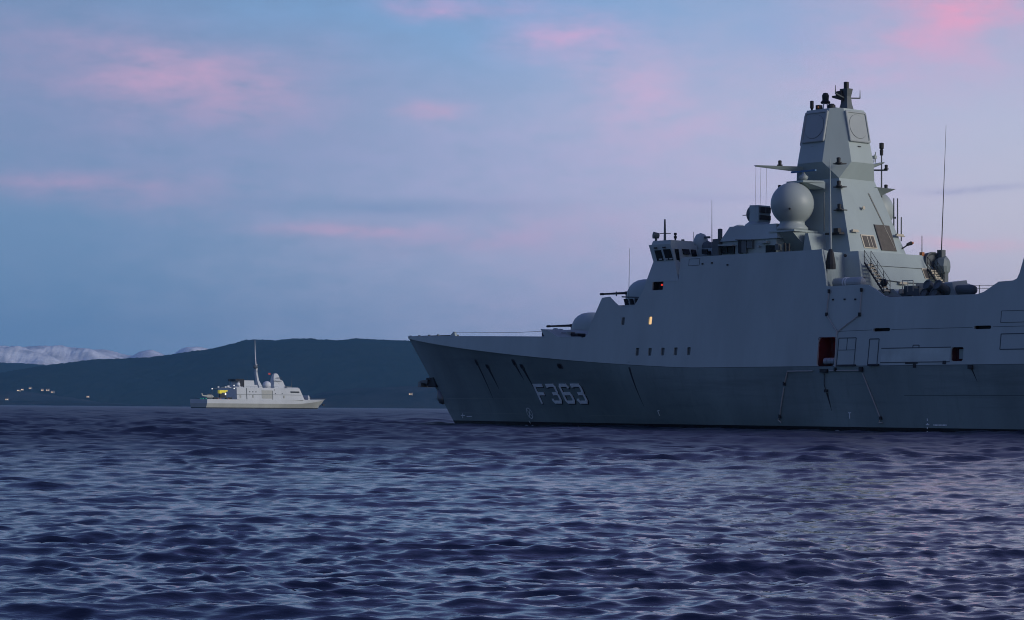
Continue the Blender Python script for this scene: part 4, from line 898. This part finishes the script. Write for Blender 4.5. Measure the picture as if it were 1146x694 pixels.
# faint weld and rubbing lines
skinlines([L2((500, 446), (597, 446.6)), L2((516, 462), (592, 463.5)), L2((660, 465), (712, 465.6))], .022, M['radome'], 'scribed_line', .012)
for l_ in ([(67.9, 7.93), (71.3, 7.97)], [(73.3, 7.97), (81.2, 7.97)], [(83.1, 7.97), (LEN - 26, 7.97)], [(74.5, 2.9), (112, 2.9)]): skinlines([l_], .035, M['seam'], 'weld_seam', .012)
skinlines([[(0.6, zk(.6) - .01)] + [(s, zk(s) - .02) for s in np.linspace(2, LEN - 2, 60)]], .03, M['seam'], 'knuckle_seam', .004)
def outline(x0, y0, x1, y1, name, w=.05, m='seam', extra=()):
    a, b, c, d = at(x0, y0, skin), at(x1, y0, skin), at(x1, y1, skin), at(x0, y1, skin)
    s0, s1, zt, zb = a[0], b[0], a[2], d[2]
    skinlines([[(s0, zb), (s0, zt)], [(s0, zt), (s1, zt)], [(s1, zt), (s1, zb)], [(s1, zb), (s0, zb)]] + list(extra), w, M[m], name, .02)
    return s0, s1, zb, zt
s0, s1, zb, zt = outline(939, 378.5, 958.3, 409.5, 'side_hatch', .07)
skinlines([[(s0, (zb + zt) / 2 + .15), (s1, (zb + zt) / 2 + .15)], [((s0 + s1) / 2, (zb + zt) / 2 + .15), ((s0 + s1) / 2, zt)]], .04, M['seam'], 'hatch_seam', .024)
outline(973.5, 379.5, 984, 409, 'side_hatch', .08)
MB().add([on(71.35, 5.2, .02), on(72.4, 5.2, .02), on(72.4, 5.2, .25), on(71.35, 5.2, .25)] + [on(71.35, 5.32, .02), on(72.4, 5.32, .02), on(72.4, 5.32, .2), on(71.35, 5.32, .2)], [(0, 1, 2, 3), (7, 6, 5, 4), (0, 4, 5, 1), (1, 5, 6, 2), (2, 6, 7, 3), (3, 7, 4, 0)]).build('fender_bar', M['dark'], ship)
MB().add([on(68.2, 5.2, .02), on(70.0, 5.2, .02), on(70.0, 5.2, .22), on(68.2, 5.2, .22)] + [on(68.2, 5.3, .02), on(70.0, 5.3, .02), on(70.0, 5.3, .18), on(68.2, 5.3, .18)], [(0, 1, 2, 3), (7, 6, 5, 4), (0, 4, 5, 1), (1, 5, 6, 2), (2, 6, 7, 3), (3, 7, 4, 0)]).build('fender_bar', M['dark'], ship)
M['strip'] = mat('gangway_paint', (0.42, 0.50, 0.47), 0.5)
skinlines([[(72.5, 5.97), (79.25, 5.97)]], 1.04, M['strip'], 'stowed_gangway', .008)
skinlines([[(72.45, 6.52), (79.3, 6.52)], [(72.45, 5.42), (79.3, 5.42)], [(75.6, 6.52), (75.6, 6.72)], [(75.6, 6.72), (76.2, 6.72)], [(76.2, 6.72), (76.2, 6.52)]], .07, M['seam'], 'gangway_recess', .02)
skinlines([[(75.0, 5.36), (76.2, 5.36)]], .12, M['dark'], 'gangway_bracket', .06)
skinlines([[(75.9, 5.42), (75.9, 5.0)], [(78.8, 5.5), (78.8, 5.25)]], .3, M['dark'], 'gangway_bracket', .05)
outline(1120.5, 373.8, 1160, 391, 'side_hatch', .07); outline(1121, 348, 1150, 361, 'side_hatch', .04)
outline(771.5, 290, 783.2, 297.4, 'side_hatch', .03)
# boat rope rig on the side: pale lines
def ropes(lines, r, m, name):
    mb = MB()
    for l in lines:
        for (a, b) in zip(l, l[1:]):
            pa, pb = at(*a, skin), at(*b, skin); k = 4; pts = [(pa[0] + (pb[0] - pa[0]) * i / k, 0, pa[2] + (pb[2] - pa[2]) * i / k) for i in range(k + 1)]
            mb.path([(s, skin(s, z) + .09, z) for s, _, z in pts], r, 5)
    return mb.build(name, m, ship)
ropes([[(928.6, 325.5), (925.5, 352), (937.5, 371.5), (936.5, 380), (935.5, 411)], [(965, 324), (962.8, 352), (937.5, 371.5)]], .042, M['rope'], 'boat_rope')
ropes([[(882, 415.6), (910, 415.2)], [(929, 415), (963.5, 414.6)], [(966, 418), (986, 468), (984.5, 473), (988, 473)], [(882, 415.6), (878.5, 430)], [(878, 434), (873.5, 466), (871.5, 470), (875, 473)]], .05, M['rope'], 'boat_rope')
ropes([[(923.2, 418), (923.2, 430), (925, 437)]], .03, M['black'], 'boat_rope')
for x, y in ((926, 352), (962.8, 352), (928.8, 326), (965, 324.5)): MB().box(Vector(at(x, y, skin)) + Vector((0, .12, 0)), (.16, .14, .3)).build('rope_shackle', M['dark'], ship)
for x, y, w, h in ((923, 415, .75, .28), (964.5, 413.3, .32, .36), (935.7, 413.5, .16, .3), (925.5, 437.5, .28, .24), (878.6, 429.5, .14, .3), (986.5, 468, .16, .25), (873.6, 466, .14, .3)):
    MB().box(Vector(at(x, y, skin)) + Vector((0, .1, 0)), (w, .2, h)).build('boom_fitting', M['dark'], ship)
for x, y in ((932.5, 335.3), (945.5, 335), (957.5, 335), (786.5, 295.3), (797, 294.3), (814.5, 296.5)):
    c = at(x, y, skin); MB().box((c[0], c[1] + .03, c[2]), (.16, .1, .12)).build('pad_eye', M['dark'], ship)
# foam where the chop laps the hull
fm = MB(); rf = random.Random(4)
for x in [516, 527, 583, 590, 598, 622, 648, 655, 694, 699, 727, 762, 790, 812, 846, 871, 905, 936, 962, 1010, 1062, 1100, 1130]:
    c = at(x + rf.uniform(-2, 2), 479, lambda s_, z_: low(s_, 0) + .15)
    L_ = rf.uniform(.12, .5); s_c = c[0]; n = 9
    ring = [(s_c + L_ * math.cos(k / n * 6.283) * rf.uniform(.6, 1.1), low(s_c + L_ * math.cos(k / n * 6.283), 0) + .16 + .12 * math.sin(k / n * 6.283) * rf.uniform(.4, 1.2)) for k in range(n)]
    fm.prism(ring, -.05, .12, [((a - s_c) * .5 + s_c, b) for a, b in ring])
fo = fm.build('foam', M['foam']); fo.matrix_world = ship.matrix_world.copy(); fo.location = BOW; fo.rotation_euler = (0, 0, math.atan2(dS.y, dS.x)); fo['kind'] = 'stuff'
# hawse pipes, mooring ports and their run-off stains
def stain(pts, w0, w1, m='stain', name='run_off_stain', o=.012):
    mb = MB(); n = len(pts)
    q = []
    for i, (s, z) in enumerate(pts):
        w = w0 + (w1 - w0) * i / (n - 1); q += [on(s - w / 2, z, o), on(s + w / 2, z, o)]
    mb.add(q, [(2 * i, 2 * i + 1, 2 * i + 3, 2 * i + 2) for i in range(n - 1)]); return mb.build(name, M[m], ship)
def hole(x, y, w, h, name='mooring_port'):
    c = at(x, y, skin); g = rounded(w, h, min(w, h) * .45)
    a = MB().loft([[on(c[0] + a, c[2] + b, -.02) for a, b in rounded(w + .18, h + .18, min(w, h) * .5)], [on(c[0] + a, c[2] + b, .07) for a, b in rounded(w + .14, h + .14, min(w, h) * .5)]]).build(name, M['mid'], ship)
    MB().loft([[on(c[0] + p_, c[2] + q_, .0) for p_, q_ in g], [on(c[0] + p_, c[2] + q_, .085) for p_, q_ in g]]).build('opening', M['black'], a)
    return c
for x, y, w, h, st_len in ((533.8, 406, .34, .5, 3.3), (546, 410.5, .5, .32, 1.9), (575.5, 406, .42, .5, 1.4), (584.5, 410.3, .5, .34, 1.9), (626.8, 409.8, .6, .34, 0)):
    c = hole(x, y, w, h)
    if st_len: stain([(c[0] + .0 + k * .05, c[2] - .2 - st_len * k / 6) for k in range(7)], w * 1.0, .06)
c = at(703.5, 405, low); stain([(c[0] + .02 * k, c[2] - k * .55) for k in range(8)], .30, .03)
c = at(1087, 410.5, low); MB().box((c[0], c[1] + .1, c[2]), (.4, .2, .3)).build('fitting', M['dark'], ship); stain([(c[0] + .1 * k, c[2] - .1 - k * .25) for k in range(5)], .16, .03)
c = at(925.8, 440, low); stain([(c[0] + .06 * k, c[2] - k * .35) for k in range(5)], .22, .03)
# anchor at the stem and the bulge below it
st_s = lambda z: 7.9 * (1 - z / 8.9)
ah = MB().hexa([(4.0, .55, 3.75), (5.4, .55, 3.75), (5.4, -.55, 3.75), (4.0, -.55, 3.75)], [(3.6, .5, 4.7), (4.8, .5, 4.75), (4.8, -.5, 4.75), (3.6, -.5, 4.7)]).build('hawse_block', M['dark'], ship, bevel=.08)
an = MB().box((3.75, 0, 4.0), (1.3, .34, .36)).build('anchor', M['steel'], ship, bevel=.05)
MB().hexa([(2.7, .8, 3.75), (3.2, .8, 3.75), (3.2, -.8, 3.75), (2.7, -.8, 3.75)], [(2.75, .75, 4.3), (3.2, .75, 4.35), (3.2, -.75, 4.35), (2.75, -.75, 4.3)]).hexa([(3.1, .85, 4.2), (4.1, .7, 4.1), (4.1, .45, 4.1), (3.1, .5, 4.2)], [(3.1, .85, 4.4), (4.2, .7, 4.5), (4.2, .45, 4.5), (3.1, .5, 4.4)]).hexa([(3.1, -.5, 4.2), (4.1, -.45, 4.1), (4.1, -.7, 4.1), (3.1, -.85, 4.2)], [(3.1, -.5, 4.4), (4.2, -.45, 4.5), (4.2, -.7, 4.5), (3.1, -.85, 4.4)]).build('flukes', M['steel'], an)
MB().lathe((5.55, 0, 2.95), (.35, 0, -1), [(-.85, .05), (-.6, .28), (-.1, .42), (.35, .48), (.75, .36), (1.0, .05)], 16).build('stem_bulge', M['steel'], ship, smooth=True)
# ================================================================ THE FAR WARSHIP
YAW = R(52); KF = 1.464; DIST = FPX / KF
fb = Vector(((234.5 - 573) / FPX * DIST, DIST, 0))
fx = Vector((math.cos(YAW), math.sin(YAW), 0))
far = empty('frigate', fb, YAW)
tag(far, 'distant pale grey warship with a tall pole mast, small in front of the dark hills', 'warship')
M['fgrey'] = mat('pale_ship_paint', (0.46, 0.50, 0.52), 0.6, var=0.05, scale=.1, streak=.1)
M['fhull'] = mat('pale_hull_paint', (0.34, 0.36, 0.33), 0.6, var=0.08, scale=.1, streak=.15)
M['yellow'] = mat('yellow_glow_paint', (0.7, 0.6, 0.05), 0.6, emit=(0.85, 0.75, 0.06), estr=0.2)  # weak emission puts floodlight into the hoist's yellow
M['green'] = mat('green_lamp', (0.05, 0.5, 0.3), 0.6, emit=(0.05, 0.8, 0.45), estr=0.35)
M['blacktop'] = mat('funnel_black', (0.01, 0.01, 0.012), 0.7)
M['redflag'] = mat('red_light_cloth', (0.55, 0.08, 0.06), 0.8)
# local frame: x forward from the transom, y to starboard is negative; the starboard side faces us at y=0, port at y=18
LF = 143.8
def X(zx): return (zx - 220) * .1743
def Zf(zy): return (545 - zy) * .114
def FM(): return MB(False)
BEAM = 21.5
def fhalf(x, f):   # half breadth, f 0 waterline .. 1 deck
    q = min(max((x / (134 + 9.8 * f)), 0), 1); bow = (1 - max(0, (q - .5) / .5) ** (2.0 + .8 * f)); st_ = .88 + .12 * min(x / 40, 1)
    return BEAM / 2 * (0.86 + .14 * f) * bow * st_
def fhull(z0, z1f, name, m, f0, f1):
    mb = FM(); xs = np.linspace(0, 1, 60); nr = 5; idx = {}
    for sg in (-1, 1):
        for i, q in enumerate(xs):
            for j in range(nr):
                f = f0 + (f1 - f0) * j / (nr - 1); x = q * (133.8 + 10 * f); z = z0 + (z1f(x) - z0) * j / (nr - 1)
                idx[sg, i, j] = len(mb.v); mb.v.append((x, BEAM / 2 + sg * max(fhalf(x, f), .02), z))
        for i in range(59):
            for j in range(nr - 1): mb.f.append((idx[sg, i, j], idx[sg, i + 1, j], idx[sg, i + 1, j + 1], idx[sg, i, j + 1]))
    for i in range(59): mb.f.append((idx[-1, i, nr - 1], idx[-1, i + 1, nr - 1], idx[1, i + 1, nr - 1], idx[1, i, nr - 1]))
    for j in range(nr - 1): mb.f.append((idx[-1, 0, j], idx[1, 0, j], idx[1, 0, j + 1], idx[-1, 0, j + 1]))
    return mb.build(name, m, far)
kz = lambda x: 3.9 + max(0, (x - 95) / 49) ** 1.6 * 3.4
dz = lambda x: 7.1 + max(0, (x - 100) / 44) * .75
fhull(-1, lambda x: .8, 'boot_topping', M['boot'], 0, .08)
fhull(.8, kz, 'hull', M['fhull'], .08, .8)
fhull(4.0, dz, 'upper_hull', M['fgrey'], .8, 1.0) if False else None
mb = FM(); xs = np.linspace(0, LF, 70); I = {}
for sg in (-1, 1):
    for i, x in enumerate(xs):
        for j, z in enumerate((kz(x), max(dz(x), kz(x) + .1))): I[sg, i, j] = len(mb.v); mb.v.append((x if j else min(x, 133.8 + 8 + x * 0), BEAM / 2 + sg * max(fhalf(min(x, LF - .1), .8 + .2 * j) - (0.15 * j), .02), z))
    for i in range(69): mb.f.append((I[sg, i, 0], I[sg, i + 1, 0], I[sg, i + 1, 1], I[sg, i, 1]))
for i in range(69): mb.f.append((I[-1, i, 1], I[-1, i + 1, 1], I[1, i + 1, 1], I[1, i, 1]))
mb.f.append((I[-1, 0, 0], I[1, 0, 0], I[1, 0, 1], I[-1, 0, 1]))
mb.build('upper_hull', M['fgrey'], far)
Y0, Y1 = 0.25, BEAM - 0.25
def blk(name, xa, xb, z0, z1, xat=None, xbt=None, y0=Y0, y1=Y1, tum=.6, m='fgrey'):
    xat = xa if xat is None else xat; xbt = xb if xbt is None else xbt
    return FM().hexa([(xa, y0, z0), (xb, y0, z0), (xb, y1, z0), (xa, y1, z0)], [(xat, y0 + tum, z1), (xbt, y0 + tum, z1), (xbt, y1 - tum, z1), (xat, y1 - tum, z1)]).build(name, M[m], far)
blk('superstructure', X(398), X(838), 7.05, Zf(402), X(398), X(806))
blk('boat_bay_door', X(557), X(625), Zf(475), Zf(418), y0=.22, y1=1.2, tum=.35, m='fhull')
blk('boat_bay_edge', X(625), X(629), Zf(482), Zf(420), y0=.18, y1=1.2, tum=.35, m='mid')
blk('side_groove', X(458), X(463), 7.2, Zf(405), y0=.2, y1=1.2, m='mid')
blk('hangar_roof_block', X(398), X(455), Zf(402), Zf(396), y0=3, y1=15)
f_ = blk('funnel', X(430), X(535), Zf(402), Zf(352), X(436), X(533), y0=4.5, y1=13.5)
blk('funnel_cap', X(415), X(470), Zf(360), Zf(343), y0=5, y1=13, tum=.1, m='blacktop')
blk('exhaust', X(440), X(466), Zf(400), Zf(360), y0=4.2, y1=9, tum=.1, m='blacktop')
FM().lathe((X(432), 5, Zf(380)), (0, 0, 1), [(-2, .6), (-1, 1.2), (0, 1.7), (1, 1.3), (1.6, .2)], 12).build('satellite_dome', M['white'], far, smooth=True)
FM().lathe((X(430), 3.5, Zf(396)), (0, 0, 1), [(-1, .6), (0, 1.0), (.8, .9), (1.2, .1)], 12).build('satellite_dome', M['white'], far, smooth=True)
blk('deck_house', X(535), X(562), Zf(402), Zf(382), X(540), X(556), y0=5, y1=12)
# raked pole mast
mm = FM().loft([[(X(px) + a * w, 9.2 + b * w, Zf(py)) for a, b in ((-1, -1), (1, -1), (1, 1), (-1, 1))] for px, py, w in ((592, 402, 2.2), (578, 350, 1.0), (570, 300, .9), (570, 240, .7))]).build('pole_mast', M['fgrey'], far)
FM().tube((X(568), 9.2, Zf(245)), (X(562), 9.2, Zf(150)), .5, .3).tube((X(562), 9.2, Zf(150)), (X(560), 9.2, Zf(62)), .3, .08).build('mast_pole', M['white'], mm)
FM().lathe((X(566), 9.2, Zf(258)), (0, 0, 1), [(-1.4, .4), (-1, 1.5), (0, 2.0), (1, 1.5), (1.4, .3)], 12).build('mast_sensor', M['mid'], mm)
FM().box((X(575), 9.2, Zf(245)), (1.2, 6, .3)).box((X(572), 9.2, Zf(285)), (1.0, 8, .3)).build('yardarm', M['mid'], mm)
# foredome and pyramid tower
FM().lathe((X(641), 9.2, Zf(378)), (0, 0, 1), [(-2.7, 3.0), (.6, 3.2), (1.8, 2.6), (2.5, 1.4), (2.8, .1)], 16).build('radar_dome', M['white'], far, smooth=True)
tw = FM()
T = [(402, 668, 762), (382, 673, 742), (350, 674, 732), (340, 675, 716), (318, 678, 712), (303, 684, 706), (299, 690, 700)]
tw.loft([[(X(a), 9.2 - (X(b) - X(a)) * .22, Zf(y)), (X(b), 9.2 - (X(b) - X(a)) * .22, Zf(y)), (X(b), 9.2 + (X(b) - X(a)) * .22, Zf(y)), (X(a), 9.2 + (X(b) - X(a)) * .22, Zf(y))] for y, a, b in T])
tw.build('radar_tower', M['fgrey'], far)
blk('bridge_deck', X(735), X(808), Zf(402), Zf(396), y0=2, y1=16.5); blk('bridge_windows', X(745), X(803), Zf(432), Zf(423), X(745), X(800), y0=.2, y1=3, tum=.1, m='glass')
for zx, zy in ((775, 390), (770, 385)): pass
FM().tube((X(775), 5, Zf(398)), (X(782), 5, Zf(310)), .1, .04).build('whip_antenna', M['mid'], far)
FM().tube((X(365), 3, Zf(395)), (X(366), 3, Zf(345)), .1, .04).build('whip_antenna', M['mid'], far)
FM().box((X(760), 7, Zf(392)), (6, 4, .7)).box((X(745), 5, Zf(393)), (2, 2, 1.2)).build('roof_gear', M['mid'], far)
FM().box((X(668), 1.1, Zf(425)), (1.6, .6, 1.0)).build('side_opening', M['dark'], far)
gt = FM().lathe((X(872), 9.2, 7.1), (0, 0, 1), [(0, 2.0), (1.4, 1.9), (2.4, 1.2), (2.8, .1)], 12).build('gun_turret', M['blacktop'], far)
FM().tube((X(880), 9.2, 8.4), (X(935), 9.2, 9.0), .18).build('gun_barrel', M['mid'], gt)
blk('breakwater', X(885), X(900), 7.1, Zf(450), X(888), X(894), y0=4, y1=14)
FM().box((X(1008), 7.2, 3.4), (2.2, .8, 1.4)).build('anchor', M['dark'], far)
# bowed edge of the stern, aft rails and lamps
FM().box((3, 9.2, 7.35), (.3, 18, .3)).build('stern_rail', M['mid'], far)
FM().box((-.25, 6.2, Zf(490)), (.15, 1.4, 1.0)).build('stern_plate', M['white'], far)
for y in (2.5, 5.6, 8.2): FM().box((-.2, y, 7.6), (.3, .8, .5)).build('deck_lamp', M['green'], far)
# frame over the flight deck: struts with lamps, and the yellow hoist, its floodlight put in as glow
FM().tube((X(252), 2, 7.1), (X(252), 2, Zf(414)), .12).tube((X(252), 2, Zf(414)), (X(400), 2, Zf(398)), .12).box((X(330), 2, Zf(402)), (8, .5, .5)).build('deck_awning_frame', M['mid'], far)
for zx, zy in ((251, 413), (387, 388), (388, 408)): FM().box((X(zx), 1.8, Zf(zy)), (.6, .4, .7)).build('deck_lamp', M['whitelamp'], far)
FM().box((X(290), 2, Zf(401)), (1.6, .6, .9)).box((X(335), 2, Zf(400)), (1.6, .6, .9)).box((X(352), 2, Zf(396)), (2.2, .6, 1.4)).box((X(362), 2, Zf(402)), (2.5, .6, .5)).build('awning_gear', M['white'], far)
cr = FM().box((X(320), 2.4, Zf(426)), (8.6, 2.0, 1.0)).box((X(302), 2.4, Zf(437)), (2.4, 2.0, 1.6)).box((X(322), 2.4, Zf(434)), (5, 1.6, .9)).build('deck_hoist', M['yellow'], far)
FM().box((X(320), 2.6, Zf(458)), (7, 1.6, 3.4)).build('hoist_base', M['dark'], cr)
FM().box((X(333), 1.5, Zf(448)), (.9, .5, 1.4)).build('hoist_lamp', M['whitelamp'], cr)
for k, zx in enumerate((268, 283, 345, 368, 380)): FM().box((X(zx), 2 + k * .4, 7.1 + .8), (1.6, 1.0, 1.6)).build('deck_locker', M['dark'], far)
for zx in (286, 300, 350): FM().box((X(zx), 1.2, 7.4), (1.2, .5, .5)).build('deck_lamp', M['orange'], far)
# red flag and halyard, added to stand for a small red light
FM().tube((X(575), 4, Zf(260)), (X(690), 4, Zf(372)), .05).build('halyard', M['mid'], far)
fl = FM().loft([[(X(619) + 2.4 * i / 6, 4 + .25 * math.sin(i * 1.5), Zf(300) - 1.1), (X(619) + 2.4 * i / 6, 4.06 + .25 * math.sin(i * 1.5), Zf(300) - 1.1), (X(619) + 2.4 * i / 6, 4.06 + .25 * math.sin(i * 1.5), Zf(300) + .3), (X(619) + 2.4 * i / 6, 4 + .25 * math.sin(i * 1.5), Zf(300) + .3)] for i in range(7)]).build('red_light_flag', M['redflag'], far)
# small grey helicopter parked at the stern end of the flight deck
hx = 4.0
hel = empty('helicopter', fb + fx * hx + Vector((-fx.y, fx.x, 0)) * 4.0 + Vector((0, 0, 7.15)), YAW)
tag(hel, 'small grey helicopter with folded rotor parked on the stern of the pale warship', 'helicopter')
rings = []
for x, w, h, zc in ((-3.6, .25, .3, 2.4), (-2.2, .9, 1.1, 2.1), (-.5, 1.25, 1.6, 2.0), (1.8, 1.3, 1.65, 1.95), (3.6, 1.2, 1.4, 1.8), (4.8, .8, .9, 1.5), (5.3, .2, .3, 1.3)):
    rings.append([(x, w * math.cos(a), zc + h * math.sin(a)) for a in np.linspace(0, 2 * math.pi, 14, endpoint=False)])
FM().loft(rings).build('fuselage', M['fhull'], hel, smooth=True)
FM().hexa([(-6.6, -.25, 2.2), (-2.6, -.5, 1.8), (-2.6, .5, 1.8), (-6.6, .25, 2.2)], [(-6.8, -.2, 3.0), (-2.6, -.4, 3.0), (-2.6, .4, 3.0), (-6.8, .2, 3.0)]).hexa([(-7.2, -.12, 2.4), (-5.9, -.12, 2.4), (-5.9, .12, 2.4), (-7.2, .12, 2.4)], [(-7.8, -.08, 4.4), (-6.9, -.08, 4.4), (-6.9, .08, 4.4), (-7.8, .08, 4.4)]).build('tail_boom', M['fhull'], hel)
FM().box((.6, 0, 3.7), (2.6, 1.2, .6)).lathe((.4, 0, 3.9), (0, 0, 1), [(0, .3), (.5, .25)], 8).build('engine_cowl', M['dark'], hel)
FM().box((-3.0, .3, 4.35), (7.5, .35, .08)).box((-3.0, -.3, 4.35), (7.5, .35, .08)).build('rotor_blades', M['dark'], hel)
FM().lathe((3.6, 1.3, .45), (0, 1, 0), [(-.15, .0), (-.15, .4), (.15, .4), (.15, 0)], 12).lathe((3.6, -1.3, .45), (0, 1, 0), [(-.15, .0), (-.15, .4), (.15, .4), (.15, 0)], 12).lathe((-2, 0, .4), (0, 1, 0), [(-.15, .0), (-.15, .4), (.15, .4), (.15, 0)], 12).tube((3.6, 1.3, .45), (3.4, 1, 1.3), .1).tube((3.6, -1.3, .45), (3.4, -1, 1.3), .1).tube((-2, 0, .45), (-2, 0, 1.5), .1).build('landing_gear', M['dark'], hel)

# smaller openings, rails and aerials of the far ship
for zx, zy, w_, h_ in ((480, 430, 1.0, .7), (500, 430, 1.0, .7), (520, 430, 1.0, .7), (645, 440, .9, .7), (690, 440, .9, .7), (715, 455, .9, .7), (640, 415, .8, .6)):
    FM().box((X(zx), .75, Zf(zy)), (w_, .5, h_)).build('side_opening', M['dark'], far)
for zx in (420, 500, 700): FM().box((X(zx), .35, Zf(462)), (1.4, .5, 2.0)).build('side_door', M['fhull'], far)
FM().box((X(600), .4, Zf(448)), (X(830) - X(400), .25, .22)).build('side_ledge', M['mid'], far)
for x0_, x1_, z_ in ((X(222), X(396), 7.2), (X(845), X(1030), 7.4), (X(462), X(670), Zf(402))):
    mb = FM(); mb.tube((x0_, 1.4, z_ + 1.1), (x1_, 1.4 + (6 if x1_ > 120 else 0), z_ + 1.1), .07, n=4)
    for k in range(9): q = k / 8; mb.tube((x0_ + (x1_ - x0_) * q, 1.4 + (6 if x1_ > 120 else 0) * q, z_), (x0_ + (x1_ - x0_) * q, 1.4 + (6 if x1_ > 120 else 0) * q, z_ + 1.1), .05, n=4)
    mb.build('guard_rail', M['mid'], far)
for zx, z0_, z1_ in ((500, 352, 325), (545, 382, 350), (652, 352, 335), (725, 345, 318), (600, 402, 372), (790, 397, 365)): FM().tube((X(zx), 7, Zf(z0_)), (X(zx), 7, Zf(z1_)), .12, .06).build('pole_antenna', M['mid'], far)
FM().box((X(695), 6.2, Zf(352)), (9, .4, .5)).box((X(700), 6.0, Zf(330)), (5, .4, .4)).build('tower_ledge', M['mid'], tw if isinstance(tw, bpy.types.Object) else far)
